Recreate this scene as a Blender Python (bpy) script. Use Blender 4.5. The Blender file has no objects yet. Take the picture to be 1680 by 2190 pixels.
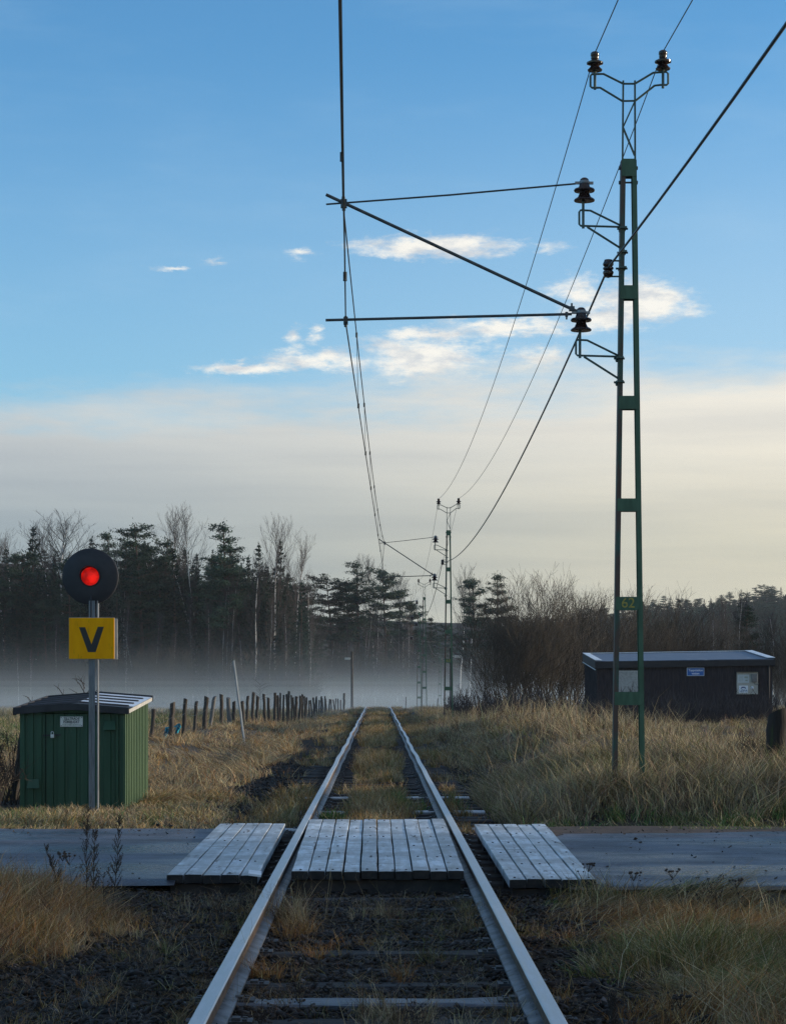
import bpy, math, random
import numpy as np
from mathutils import Vector, Matrix

# ------------------------------------------------------------------ camera
sc = bpy.context.scene
COL = sc.collection
CAMZ = 1.405                      # eye height above the rail heads (z = 0)
F, VX, VY = 4600.0, 808.0, 1464.0 # focal length / vanishing point measured on the photo (1680 wide)
cam_d = bpy.data.cameras.new("Camera")
cam = bpy.data.objects.new("camera", cam_d)
COL.objects.link(cam)
cam.location = (0, 0, CAMZ)
cam.rotation_euler = (math.radians(90), 0, 0)
cam_d.sensor_fit = 'HORIZONTAL'
cam_d.sensor_width = 36.0
cam_d.lens = 36.0 * F / 1680.0
cam_d.shift_x = (840 - VX) / 1680.0
cam_d.shift_y = (VY - 1095) / 1680.0
cam_d.clip_start = 0.1
cam_d.clip_end = 5000
sc.camera = cam

# ------------------------------------------------------------------ light and exposure
SUN_AZ, SUN_EL = math.radians(82), math.radians(8)   # azimuth clockwise from the view direction
SUN_STRENGTH, SKY_STRENGTH = 4.6, 0.1
sc.view_settings.view_transform = 'Standard'
sc.view_settings.look = 'None'
sc.view_settings.exposure = 0.0
sc.view_settings.gamma = 1.0
sun_d = bpy.data.lights.new("Sun", 'SUN')
sun_d.energy = SUN_STRENGTH
sun_d.angle = math.radians(2.5)
sun_d.color = (1.0, 0.86, 0.66)
sun = bpy.data.objects.new("sun", sun_d)
COL.objects.link(sun)
sdir = Vector((math.sin(SUN_AZ) * math.cos(SUN_EL), math.cos(SUN_AZ) * math.cos(SUN_EL), math.sin(SUN_EL)))
sun.rotation_euler = sdir.to_track_quat('Z', 'Y').to_euler()

world = bpy.data.worlds.new("World")
sc.world = world
world.use_nodes = True


class NT:
    """small node-building helper"""
    def __init__(s, tree):
        s.t = tree; s.n = tree.nodes; s.l = tree.links

    def new(s, typ, **kw):
        nd = s.n.new(typ)
        for k, v in kw.items():
            setattr(nd, k, v)
        return nd

    def put(s, sock, v):
        if isinstance(v, bpy.types.NodeSocket):
            s.l.new(v, sock)
        else:
            sock.default_value = v

    def math(s, op, a, b=0.0, c=0.0, clamp=False):
        nd = s.new('ShaderNodeMath', operation=op, use_clamp=clamp)
        s.put(nd.inputs[0], a); s.put(nd.inputs[1], b); s.put(nd.inputs[2], c)
        return nd.outputs[0]

    def step(s, v, lo, hi, a=0.0, b=1.0):
        nd = s.new('ShaderNodeMapRange', interpolation_type='SMOOTHSTEP')
        s.put(nd.inputs[0], v); s.put(nd.inputs[1], lo); s.put(nd.inputs[2], hi)
        nd.inputs[3].default_value = a; nd.inputs[4].default_value = b
        return nd.outputs[0]

    def mix(s, f, a, b, blend='MIX'):
        nd = s.new('ShaderNodeMix', data_type='RGBA', blend_type=blend)
        s.put(nd.inputs['Factor'], f)
        for i, v in ((6, a), (7, b)):
            if isinstance(v, (tuple, list)) and len(v) == 3:
                v = (*v, 1)
            s.put(nd.inputs[i], v)
        return nd.outputs[2]

    def noise(s, vec, scale, detail=4, rough=0.55, dist=0.0):
        nd = s.new('ShaderNodeTexNoise')
        if vec is not None:
            s.l.new(vec, nd.inputs['Vector'])
        nd.inputs['Scale'].default_value = scale
        nd.inputs['Detail'].default_value = detail
        nd.inputs['Roughness'].default_value = rough
        nd.inputs['Distortion'].default_value = dist
        return nd.outputs['Fac']

    def comb(s, x, y, z):
        nd = s.new('ShaderNodeCombineXYZ')
        s.put(nd.inputs[0], x); s.put(nd.inputs[1], y); s.put(nd.inputs[2], z)
        return nd.outputs[0]


def build_world():
    T = NT(world.node_tree)
    T.n.clear()
    out = T.new('ShaderNodeOutputWorld')
    bg = T.new('ShaderNodeBackground')
    bg.inputs['Strength'].default_value = SKY_STRENGTH
    T.l.new(bg.outputs[0], out.inputs[0])
    sky = T.new('ShaderNodeTexSky', sky_type='NISHITA', sun_disc=False)
    sky.sun_elevation = SUN_EL
    sky.sun_rotation = SUN_AZ
    sky.altitude = 60
    sky.air_density = 1.0
    sky.dust_density = 0.2
    sky.ozone_density = 3.0
    hsv = T.new('ShaderNodeHueSaturation')
    hsv.inputs['Saturation'].default_value = 1.0
    hsv.inputs['Value'].default_value = SKY_GAIN
    T.l.new(sky.outputs[0], hsv.inputs['Color'])
    base = T.mix(1.0, hsv.outputs[0], (1.52, 2.26, 2.62), 'MULTIPLY')
    tc = T.new('ShaderNodeTexCoord')
    sep = T.new('ShaderNodeSeparateXYZ')
    T.l.new(tc.outputs['Generated'], sep.inputs[0])
    az = T.math('ARCTAN2', sep.outputs[0], sep.outputs[1])
    el = T.math('ARCSINE', sep.outputs[2])
    p = T.comb(az, T.math('MULTIPLY', el, 2.6), 0.0)
    # wispy warp for cloud outlines
    w1 = T.noise(p, 26, 5, 0.6)
    w2 = T.noise(p, 75, 5, 0.62)
    fine = T.noise(p, 60, 7, 0.68)
    azw = T.math('MULTIPLY_ADD', T.math('SUBTRACT', w1, 0.5), 0.030, az)
    elw = T.math('MULTIPLY_ADD', T.math('SUBTRACT', w2, 0.5), 0.010, el)
    ells = []
    for (px, py, w, h, k) in ((935, 540, 320, 46, 1.0), (870, 548, 170, 34, 1), (1375, 660, 190, 92, 1.15), (1290, 690, 170, 54, 1.0),
                              (1090, 708, 330, 34, 0.95), (905, 770, 250, 84, 1.15), (690, 775, 260, 44, 0.9), (540, 792, 230, 24, 0.9),
                              (930, 722, 260, 34, 0.85), (1240, 640, 130, 66, .8),
                              (668, 551, 74, 20, 0.62), (460, 577, 74, 14, 0.55), (362, 587, 90, 12, 0.55), (630, 720, 40, 30, 0.7),
                              (672, 716, 34, 32, 0.7), (1170, 545, 90, 26, 0.45), (1150, 770, 210, 44, 0.6)):
        a0, e0 = (px - VX) / F, (VY - py) / F
        ra, re = w * 1.08 / 2 / F, h * 1.18 / 2 / F
        da = T.math('DIVIDE', T.math('SUBTRACT', azw, a0), ra)
        de = T.math('DIVIDE', T.math('SUBTRACT', elw, e0), re)
        r2 = T.math('ADD', T.math('MULTIPLY', da, da), T.math('MULTIPLY', de, de))
        ells.append(T.math('MULTIPLY', T.math('SUBTRACT', 1.25, T.math('SQRT', r2)), k))
    m = ells[0]
    for e in ells[1:]:
        m = T.math('SMOOTH_MAX', m, e, 0.25)
    m = T.math('ADD', m, T.math('MULTIPLY', T.math('SUBTRACT', fine, 0.5), 2.1))
    cum = T.step(m, 0.02, 1.02)
    puff = T.noise(p, 48, 6, 0.6)
    ccol = T.mix(T.step(puff, 0.34, 0.6), (6.6, 6.9, 7.2), (10.2, 9.8, 8.9))
    # stratus bank over the horizon, brighter and warmer towards the sun
    pb = T.comb(T.math('MULTIPLY', az, 3.0), T.math('MULTIPLY', el, 16.0), 3.3)
    nb = T.noise(pb, 2.2, 5, 0.5)
    nb2 = T.noise(T.comb(T.math('MULTIPLY', az, 9.0), T.math('MULTIPLY', el, 40.0), 2.0), 2.0, 6, 0.6)
    edge = T.math('ADD', T.math('MULTIPLY', az, 0.045), T.math('ADD', T.math('MULTIPLY', T.math('SUBTRACT', nb, 0.5), 0.05), T.math('MULTIPLY', T.math('SUBTRACT', nb2, 0.5), 0.035)))
    top = T.math('ADD', edge, 0.134)
    bank = T.math('SUBTRACT', 1.0, T.step(T.math('SUBTRACT', el, top), -0.014, 0.017))
    bank = T.math('MULTIPLY', bank, 0.97)
    sunward = T.step(az, -0.22, 0.24)
    low = T.mix(sunward, (2.75, 3.45, 3.95), (6.9, 6.5, 5.1))
    high = T.mix(sunward, (6.3, 6.5, 6.45), (8.6, 8.2, 7.3))
    bcol = T.mix(T.step(el, 0.050, 0.140), low, high)
    streak = T.noise(T.comb(T.math('MULTIPLY', az, 4.0), T.math('MULTIPLY', el, 60.0), 9.0), 1.3, 4, 0.5)
    bcol = T.mix(1.0, bcol, T.mix(T.step(streak, 0.30, 0.70), (0.94, 0.95, 0.965), (1.06, 1.055, 1.04)), 'MULTIPLY')
    st2 = T.noise(T.comb(T.math('MULTIPLY', az, 2.5), T.math('MULTIPLY_ADD', el, 28.0, T.math('MULTIPLY', az, 2.0)), 4.0), 1.1, 5, 0.55)
    bcol = T.mix(1.0, bcol, T.mix(T.step(st2, 0.32, 0.68), (0.94, 0.95, 0.97), (1.06, 1.045, 1.03)), 'MULTIPLY')
    # thin veil that whitens the blue just above the bank
    veil = T.step(el, 0.14, 0.30, 0.34, 0.0)
    veil = T.math('MULTIPLY', veil, T.step(az, -0.2, 0.25, 0.5, 1.3))
    col = T.mix(veil, base, (6.0, 7.4, 8.6))
    wisp = T.noise(T.comb(T.math('MULTIPLY', az, 7.0), T.math('MULTIPLY', el, 30.0), 5.0), 1.0, 5, 0.55)
    col = T.mix(T.step(wisp, 0.45, 0.85, 0.0, 0.20), col, (4.6, 6.6, 8.4))
    col = T.mix(T.math('MULTIPLY', cum, 0.93), col, ccol)
    col = T.mix(bank, col, bcol)
    # unseen broken pale cloud sheet, added overhead to make the sky light less blue
    hi = T.noise(T.comb(T.math('MULTIPLY', sep.outputs[0], 2.2), T.math('MULTIPLY', sep.outputs[1], 2.2), 1.0), 1.6, 5, 0.55)
    hf = T.math('MULTIPLY', T.step(el, 0.40, 0.75), T.step(hi, 0.28, 0.62, 0.2, 0.65))
    col = T.mix(hf, col, (3.9, 4.3, 4.9))
    T.l.new(col, bg.inputs['Color'])


SKY_GAIN = 1.0
build_world()
sc.cycles.use_denoising = True
sc.cycles.denoising_prefilter = 'NONE'
sc.cycles.use_adaptive_sampling = False
sc.cycles.max_bounces = 6
sc.cycles.diffuse_bounces = 3
sc.cycles.glossy_bounces = 3
sc.cycles.transmission_bounces = 4
sc.cycles.volume_bounces = 0
sc.cycles.transparent_max_bounces = 16

# ------------------------------------------------------------------ helpers
R = random.Random(7)
NP = np.random.default_rng(11)


def at(px, py, D):
    """point seen at photo pixel (1680-wide scale) at distance D metres"""
    return Vector(((px - VX) / F * D, D, CAMZ - (py - VY) / F * D))


def sstep(a, b, x):
    t = np.clip((np.asarray(x, float) - a) / (b - a), 0, 1)
    return t * t * (3 - 2 * t)


class MB:
    """collects shapes, then links them as ONE mesh object"""
    def __init__(s):
        s.v = []; s.f = []

    def add(s, vs, fs):
        o = len(s.v)
        s.v.extend([tuple(p) for p in vs])
        s.f.extend([tuple(i + o for i in f) for f in fs])

    def box(s, c, d, rot=None):
        x, y, z = d[0] / 2, d[1] / 2, d[2] / 2
        vs = [Vector(p) for p in ((-x, -y, -z), (x, -y, -z), (x, y, -z), (-x, y, -z), (-x, -y, z), (x, -y, z), (x, y, z), (-x, y, z))]
        if rot is not None:
            vs = [rot @ p for p in vs]
        c = Vector(c)
        s.add([p + c for p in vs], [(0, 3, 2, 1), (4, 5, 6, 7), (0, 1, 5, 4), (1, 2, 6, 5), (2, 3, 7, 6), (3, 0, 4, 7)])

    def bar(s, a, b, w, d):
        """square bar from a to b, w wide in the xz plane, d deep in y"""
        a = Vector(a); b = Vector(b)
        t = (b - a).normalized()
        side = t.cross(Vector((0, 1, 0)))
        if side.length < 1e-4:
            side = Vector((1, 0, 0))
        side.normalize()
        dep = side.cross(t).normalized()
        vs = []
        for p in (a, b):
            for i, j in ((-1, -1), (1, -1), (1, 1), (-1, 1)):
                vs.append(p + side * (w / 2 * i) + dep * (d / 2 * j))
        s.add(vs, [(0, 1, 2, 3), (7, 6, 5, 4), (0, 4, 5, 1), (1, 5, 6, 2), (2, 6, 7, 3), (3, 7, 4, 0)])

    def tube(s, pts, rad, n=6, cap=True):
        pts = [Vector(p) for p in pts]
        if not isinstance(rad, (list, tuple)):
            rad = [rad] * len(pts)
        o = len(s.v)
        m = len(pts)
        ref = None
        for i, p in enumerate(pts):
            t = pts[min(i + 1, m - 1)] - pts[max(i - 1, 0)]
            if t.length < 1e-9:
                t = Vector((0, 0, 1))
            t.normalize()
            if ref is None:
                ref = Vector((1, 0, 0)) if abs(t.x) < 0.8 else Vector((0, 1, 0))
            a = t.cross(ref)
            if a.length < 1e-5:
                ref = Vector((0, 1, 0)); a = t.cross(ref)
            a.normalize()
            b = t.cross(a)
            ref = a.cross(t)
            for k in range(n):
                g = 2 * math.pi * k / n
                s.v.append(tuple(p + a * (rad[i] * math.cos(g)) + b * (rad[i] * math.sin(g))))
        for i in range(m - 1):
            for k in range(n):
                k2 = (k + 1) % n
                s.f.append((o + i * n + k, o + i * n + k2, o + (i + 1) * n + k2, o + (i + 1) * n + k))
        if cap:
            s.f.append(tuple(o + k for k in range(n))[::-1])
            s.f.append(tuple(o + (m - 1) * n + k for k in range(n)))

    def lathe(s, c, prof, n=20, axis='z'):
        c = Vector(c); o = len(s.v)
        for r, z in prof:
            for k in range(n):
                g = 2 * math.pi * k / n
                if axis == 'z':
                    p = Vector((r * math.cos(g), r * math.sin(g), z))
                elif axis == 'y':
                    p = Vector((r * math.cos(g), z, r * math.sin(g)))
                else:
                    p = Vector((z, r * math.cos(g), r * math.sin(g)))
                s.v.append(tuple(c + p))
        for i in range(len(prof) - 1):
            for k in range(n):
                k2 = (k + 1) % n
                s.f.append((o + i * n + k, o + i * n + k2, o + (i + 1) * n + k2, o + (i + 1) * n + k))
        s.f.append(tuple(o + k for k in range(n))[::-1])
        s.f.append(tuple(o + (len(prof) - 1) * n + k for k in range(n)))

    def prism_y(s, poly, y0, y1):
        """polygon in (x, z) extruded from y0 to y1"""
        n = len(poly)
        s.add([(x, y0, z) for x, z in poly] + [(x, y1, z) for x, z in poly],
              [tuple(range(n)), tuple(range(2 * n - 1, n - 1, -1))] + [(i, i + n, (i + 1) % n + n, (i + 1) % n) for i in range(n)])

    def quads(s, c, a, b):
        """many leaf quads: centres c, half axes a, b (N x 3 arrays)"""
        c = np.asarray(c); a = np.asarray(a); b = np.asarray(b)
        n = len(c)
        vs = np.stack([c - a - b * 0.3, c - b, c + a - b * 0.2, c + a * 0.4 + b], 1).reshape(-1, 3)
        o = len(s.v)
        s.v.extend(map(tuple, vs.tolist()))
        s.f.extend([(o + 4 * i, o + 4 * i + 1, o + 4 * i + 2, o + 4 * i + 3) for i in range(n)])

    def build(s, name, m, parent=None, org=(0, 0, 0), smooth=False, bevel=0.0):
        me = bpy.data.meshes.new(name)
        v = np.asarray(s.v, float).reshape(-1, 3) - np.asarray(org, float)
        me.from_pydata(v.tolist(), [], s.f)
        me.materials.append(m)
        me.update()
        if smooth:
            me.polygons.foreach_set('use_smooth', [True] * len(me.polygons))
            try:
                me.set_sharp_from_angle(angle=math.radians(40))
            except Exception:
                pass
        o = bpy.data.objects.new(name, me)
        COL.objects.link(o)
        if parent is not None:
            o.parent = parent
        else:
            o.location = org
        if bevel:
            md = o.modifiers.new('bevel', 'BEVEL')
            md.width = bevel; md.segments = 2; md.limit_method = 'ANGLE'; md.angle_limit = math.radians(40)
        return o


def tag(o, label, cat, group=None):
    o['label'] = label; o['category'] = cat
    if group:
        o['group'] = group
    return o


def struct(o, kind='structure'):
    o['kind'] = kind
    return o


def thing(name, loc, label, cat, group=None):
    o = bpy.data.objects.new(name, None)
    o.empty_display_size = 0.2
    COL.objects.link(o)
    o.location = loc
    return tag(o, label, cat, group)


def dup(root, loc, rz=0.0, scale=None, label=None, group=None, tilt=None):
    r = root.copy()
    COL.objects.link(r)
    r.location = loc
    r.rotation_euler = (tilt[0] if tilt else 0, tilt[1] if tilt else 0, rz)
    if scale is not None:
        r.scale = scale if isinstance(scale, (tuple, list)) else (scale,) * 3
    if label:
        r['label'] = label
    if group:
        r['group'] = group
    for ch in root.children:
        c = ch.copy(); COL.objects.link(c); c.parent = r
        for g in ch.children:
            d = g.copy(); COL.objects.link(d); d.parent = c
    return r


def text_mesh(name, txt, size, m, loc, parent=None, org=(0, 0, 0), depth=0.0012, sx=1.0, bold=0.0):
    cu = bpy.data.curves.new(name, 'FONT')
    cu.body = txt; cu.size = size; cu.extrude = depth; cu.align_x = 'CENTER'; cu.align_y = 'CENTER'
    cu.offset = bold
    tmp = bpy.data.objects.new(name + '_curve', cu)
    COL.objects.link(tmp)
    dg = bpy.context.evaluated_depsgraph_get()
    me = bpy.data.meshes.new_from_object(tmp.evaluated_get(dg))
    bpy.data.objects.remove(tmp)
    bpy.data.curves.remove(cu)
    me.materials.clear(); me.materials.append(m)
    me.transform(Matrix.Translation(Vector(loc) - Vector(org)) @ Matrix.Rotation(math.radians(90), 4, 'X') @ Matrix.Diagonal((sx, 1, 1, 1)))
    me.name = name
    o = bpy.data.objects.new(name, me)
    COL.objects.link(o)
    if parent is not None:
        o.parent = parent
    return o


# ------------------------------------------------------------------ materials
def mat(name, c1, c2=None, scale=4.0, rough=0.7, metal=0.0, bump=0.0, bscale=None, stretch=(1, 1, 1), spots=None, spot_scale=20.0, spot_at=(0.58, 0.68),
        lo=0.35, hi=0.65, rough2=None, rand=0.0, spec=0.5, cross=None):
    m = bpy.data.materials.new(name)
    m.use_nodes = True
    T = NT(m.node_tree)
    T.n.clear()
    out = T.new('ShaderNodeOutputMaterial')
    b = T.new('ShaderNodeBsdfPrincipled')
    T.l.new(b.outputs[0], out.inputs[0])
    tc = T.new('ShaderNodeTexCoord')
    mp = T.new('ShaderNodeMapping')
    mp.inputs['Scale'].default_value = stretch
    T.l.new(tc.outputs['Object'], mp.inputs[0])
    vec = mp.outputs[0]
    col = (*c1, 1)
    if c2 is not None:
        n = T.noise(vec, scale, 5, 0.6)
        col = T.mix(T.step(n, lo, hi), c1, c2)
        if rough2 is not None:
            T.put(b.inputs['Roughness'], T.step(n, lo, hi, rough, rough2))
    if spots is not None:
        n2 = T.noise(vec, spot_scale, 4, 0.6)
        col = T.mix(T.step(n2, *spot_at), col, spots)
    if cross:
        mp2 = T.new('ShaderNodeMapping'); mp2.inputs['Scale'].default_value = (2.5, 7.0, 1)
        T.l.new(tc.outputs['Object'], mp2.inputs[0])
        n3 = T.noise(mp2.outputs[0], 1.6, 5, 0.65, 0.6)
        col = T.mix(T.step(n3, 0.56, 0.66, 0.0, 0.75), col, cross)
        n4 = T.noise(tc.outputs['Object'], 1.3, 4, 0.6)
        col = T.mix(1.0, col, T.mix(T.step(n4, 0.35, 0.65), (0.62, 0.60, 0.58), (1.12, 1.13, 1.14)), 'MULTIPLY')
    if rand:
        oi = T.new('ShaderNodeObjectInfo')
        col = T.mix(1.0, col, T.mix(oi.outputs['Random'], (1 - rand,) * 3, (1 + rand,) * 3), 'MULTIPLY')
    T.put(b.inputs['Base Color'], col)
    if rough2 is None:
        b.inputs['Roughness'].default_value = rough
    b.inputs['Metallic'].default_value = metal
    b.inputs['Specular IOR Level'].default_value = spec
    if bump:
        nb = T.noise(vec, bscale or scale * 3, 6, 0.6)
        bp = T.new('ShaderNodeBump')
        bp.inputs['Strength'].default_value = 1.0
        bp.inputs['Distance'].default_value = bump
        T.l.new(nb, bp.inputs['Height'])
        T.l.new(bp.outputs[0], b.inputs['Normal'])
    return m


def blade_mat(name, trans=0.22, rough=0.75):
    """grass and leaves: colour of each blade stored on the mesh, some light passing through"""
    m = bpy.data.materials.new(name)
    m.use_nodes = True
    T = NT(m.node_tree)
    T.n.clear()
    out = T.new('ShaderNodeOutputMaterial')
    at_ = T.new('ShaderNodeAttribute'); at_.attribute_name = 'Col'
    d = T.new('ShaderNodeBsdfPrincipled')
    d.inputs['Roughness'].default_value = rough
    d.inputs['Specular IOR Level'].default_value = 0.25
    T.l.new(at_.outputs['Color'], d.inputs['Base Color'])
    tr = T.new('ShaderNodeBsdfTranslucent')
    T.l.new(at_.outputs['Color'], tr.inputs['Color'])
    mx = T.new('ShaderNodeMixShader')
    mx.inputs[0].default_value = trans
    T.l.new(d.outputs[0], mx.inputs[1]); T.l.new(tr.outputs[0], mx.inputs[2])
    T.l.new(mx.outputs[0], out.inputs[0])
    return m


M = {}
M['soil'] = mat('soil', (0.030, 0.022, 0.017), (0.06, 0.043, 0.026), 3.0, 0.95, bump=0.03, bscale=14, spots=(0.085, 0.065, 0.03), spot_scale=9)
M['ballast'] = mat('ballast', (0.020, 0.0155, 0.0125), (0.050, 0.037, 0.028), 9.0, 0.9, spec=0.1, bump=0.035, bscale=22, spots=(0.045, 0.034, 0.028), spot_scale=34, spot_at=(0.6, 0.72))
M['stone'] = mat('stone', (0.014, 0.012, 0.011), (0.055, 0.043, 0.037), 9.0, 0.7, spec=0.25, bump=0.006, bscale=60, spots=(0.15, 0.125, 0.115), spot_scale=8, spot_at=(0.64, 0.68))
M['asphalt'] = mat('asphalt', (0.034, 0.043, 0.062), (0.115, 0.132, 0.168), 0.8, 0.24, spec=0.45, bump=0.010, bscale=110, spots=(0.30, 0.31, 0.32), spot_scale=75, spot_at=(0.56, 0.72), stretch=(0.45, 1.3, 1), rough2=0.66, cross=(0.026, 0.030, 0.038))
M['dirt'] = mat('dirt', (0.05, 0.035, 0.028), (0.09, 0.058, 0.042), 6.0, 0.9, bump=0.01, bscale=60)
M['plank'] = mat('plank', (0.40, 0.42, 0.43), (0.66, 0.70, 0.73), 3.0, 0.40, bump=0.003, bscale=18, stretch=(6, 0.8, 2), spots=(0.16, 0.14, 0.12), spot_scale=2.6, spot_at=(0.60, 0.70), rough2=0.55, rand=0.16, cross=(0.13, 0.115, 0.105))
M['beam'] = mat('beam', (0.025, 0.022, 0.02), (0.06, 0.05, 0.045), 5, 0.85, bump=0.004)
M['sleeper'] = mat('sleeper', (0.018, 0.015, 0.014), (0.050, 0.044, 0.042), 3.0, 0.75, spec=0.22, bump=0.006, bscale=14, stretch=(0.8, 5, 3), rand=0.3, spots=(0.055, 0.054, 0.056), spot_scale=3.0, spot_at=(0.62, 0.78))
M['sleeper_frost'] = mat('sleeper_frost', (0.30, 0.33, 0.36), (0.55, 0.58, 0.62), 3.0, 0.45, bump=0.004, bscale=14, stretch=(0.8, 5, 3), spots=(0.06, 0.055, 0.055), spot_scale=2.2, spot_at=(0.55, 0.66))
M['sleeper_worn'] = mat('sleeper_worn', (0.05, 0.058, 0.074), (0.11, 0.122, 0.15), 3.0, 0.45, bump=0.004, bscale=14, stretch=(0.8, 9, 3), spots=(0.03, 0.03, 0.03), spot_scale=2.2, spot_at=(0.58, 0.7))
M['plate'] = mat('plate', (0.035, 0.033, 0.034), (0.085, 0.085, 0.09), 9.0, 0.6, metal=0.1, bump=0.002, bscale=50)
M['end_grain'] = mat('end_grain', (0.007, 0.006, 0.006), (0.022, 0.018, 0.016), 14, 0.8, bump=0.002)
M['rail'] = mat('rail', (0.48, 0.47, 0.46), (0.62, 0.62, 0.62), 5.0, 0.34, metal=0.75, bump=0.0008, bscale=40, stretch=(6, 0.5, 3), rough2=0.5)
M['rail_side'] = mat('rail_side', (0.085, 0.050, 0.030), (0.16, 0.105, 0.068), 8.0, 0.6, metal=0.2, bump=0.001, bscale=60)
M['rail_foot'] = mat('rail_foot', (0.085, 0.085, 0.092), (0.19, 0.20, 0.22), 6.0, 0.5, metal=0.25, spots=(0.06, 0.045, 0.035), spot_scale=9, spot_at=(0.56, 0.66), bump=0.001, bscale=50)
M['mast'] = mat('mast', (0.036, 0.094, 0.048), (0.056, 0.132, 0.072), 5.0, 0.5, bump=0.001, bscale=40, stretch=(3, 3, 0.6))
M['mast_rust'] = mat('mast_rust', (0.035, 0.082, 0.056), (0.085, 0.05, 0.034), 3.0, 0.6, stretch=(2, 2, 0.7), lo=0.40, hi=0.56, bump=0.001, bscale=40)
M['mast_bar'] = mat('mast_bar', (0.045, 0.085, 0.068), (0.075, 0.11, 0.09), 6.0, 0.55)
M['steel'] = mat('steel', (0.10, 0.11, 0.12), (0.17, 0.175, 0.18), 8.0, 0.5, metal=0.4)
M['clamp'] = mat('clamp', (0.19, 0.20, 0.205), (0.28, 0.285, 0.29), 12.0, 0.5, metal=0.5)
M['strut'] = mat('strut', (0.035, 0.045, 0.05), (0.07, 0.082, 0.085), 8.0, 0.5, metal=0.2)
M['wire'] = mat('wire', (0.030, 0.038, 0.042), (0.05, 0.06, 0.062), 4.0, 0.5, metal=0.3)
M['porcelain'] = mat('porcelain', (0.022, 0.012, 0.010), (0.035, 0.019, 0.015), 8.0, 0.16)
M['yellow_text'] = mat('yellow_text', (0.46, 0.36, 0.06), (0.30, 0.24, 0.05), 30, 0.6)
M['sign_black'] = mat('sign_black', (0.012, 0.012, 0.014), None, rough=0.45)
M['sign_yellow'] = mat('sign_yellow', (0.95, 0.42, 0.0), (0.88, 0.37, 0.0), 5.0, 0.75, spec=0.15, spots=(0.60, 0.29, 0.004), spot_scale=6, stretch=(2.5, 1, 0.6))
M['sign_edge'] = mat('sign_edge', (0.55, 0.53, 0.48), (0.42, 0.40, 0.36), 9, 0.5)
M['sign_white'] = mat('sign_white', (0.84, 0.83, 0.78), (0.70, 0.69, 0.62), 12, 0.5, spots=(0.16, 0.20, 0.13), spot_scale=26, spot_at=(0.64, 0.72))
M['sign_faded'] = mat('sign_faded', (0.42, 0.44, 0.38), (0.30, 0.33, 0.27), 20, 0.6)
M['disc'] = mat('disc', (0.016, 0.016, 0.019), (0.026, 0.025, 0.029), 6, 0.55)
M['pole'] = mat('pole', (0.13, 0.142, 0.155), (0.24, 0.255, 0.27), 7, 0.42, metal=0.5, stretch=(6, 6, 0.6), spots=(0.10, 0.075, 0.06), spot_scale=8, spot_at=(0.63, 0.7), rough2=0.6)
M['shed'] = mat('shed', (0.014, 0.060, 0.027), (0.021, 0.078, 0.037), 3, 0.5, stretch=(3, 3, 0.5), spots=(0.05, 0.11, 0.075), spot_scale=16, spot_at=(0.68, 0.76))
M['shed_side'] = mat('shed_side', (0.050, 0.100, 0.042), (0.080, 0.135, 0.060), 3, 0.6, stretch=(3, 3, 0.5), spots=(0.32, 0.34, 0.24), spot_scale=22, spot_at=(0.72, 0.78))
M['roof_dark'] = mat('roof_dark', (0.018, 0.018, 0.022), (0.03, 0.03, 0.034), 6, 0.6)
M['roof_frost'] = mat('roof_frost', (0.80, 0.84, 0.90), (0.60, 0.66, 0.74), 5, 0.4)
M['galv'] = mat('galv', (0.62, 0.63, 0.64), (0.5, 0.5, 0.5), 20, 0.35, metal=0.6)
M['hut'] = mat('hut', (0.020, 0.014, 0.016), (0.045, 0.031, 0.033), 4, 0.75, stretch=(5, 5, 0.7), bump=0.002)
M['hut_dark'] = mat('hut_dark', (0.012, 0.011, 0.014), (0.02, 0.018, 0.02), 4, 0.6)
M['hut_roof'] = mat('hut_roof', (0.07, 0.095, 0.145), (0.12, 0.155, 0.215), 1.1, 0.5, spots=(0.26, 0.29, 0.34), spot_scale=2.5, spot_at=(0.56, 0.74), rough2=0.65)
M['frost'] = mat('frost', (0.62, 0.66, 0.71), (0.78, 0.80, 0.83), 4, 0.45)
M['board'] = mat('board', (0.42, 0.39, 0.33), (0.50, 0.47, 0.41), 4, 0.5)
M['window_film'] = mat('window_film', (0.30, 0.30, 0.28), (0.40, 0.40, 0.38), 14, 0.35)
M['paper'] = mat('paper', (0.60, 0.62, 0.60), (0.52, 0.56, 0.57), 22, 0.5)
M['blue_sign'] = mat('blue_sign', (0.015, 0.12, 0.42), (0.02, 0.14, 0.46), 4, 0.4)
M['blue_text'] = mat('blue_text', (0.04, 0.11, 0.25), None, rough=0.5)
M['red_text'] = mat('red_text', (0.45, 0.07, 0.05), None, rough=0.5)
M['grey_box'] = mat('grey_box', (0.16, 0.15, 0.14), (0.22, 0.21, 0.2), 6, 0.5)
M['white_text'] = mat('white_text', (0.82, 0.85, 0.88), None, rough=0.5)
M['post'] = mat('post', (0.026, 0.021, 0.018), (0.06, 0.048, 0.038), 5, 0.85, stretch=(5, 5, 0.6), bump=0.006, rand=0.3)
M['post_grey'] = mat('post_grey', (0.09, 0.085, 0.078), (0.16, 0.15, 0.14), 5, 0.85, stretch=(5, 5, 0.6), bump=0.006)
M['post_moss'] = mat('post_moss', (0.016, 0.012, 0.010), (0.03, 0.023, 0.018), 4, 0.9, stretch=(5, 5, 0.6), bump=0.01, spots=(0.035, 0.045, 0.014), spot_scale=3)
M['pale_wood'] = mat('pale_wood', (0.22, 0.24, 0.25), (0.32, 0.34, 0.35), 4, 0.6, stretch=(4, 4, 0.5))
M['plastic'] = mat('plastic', (0.01, 0.24, 0.34), (0.02, 0.33, 0.44), 9, 0.4)
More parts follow.
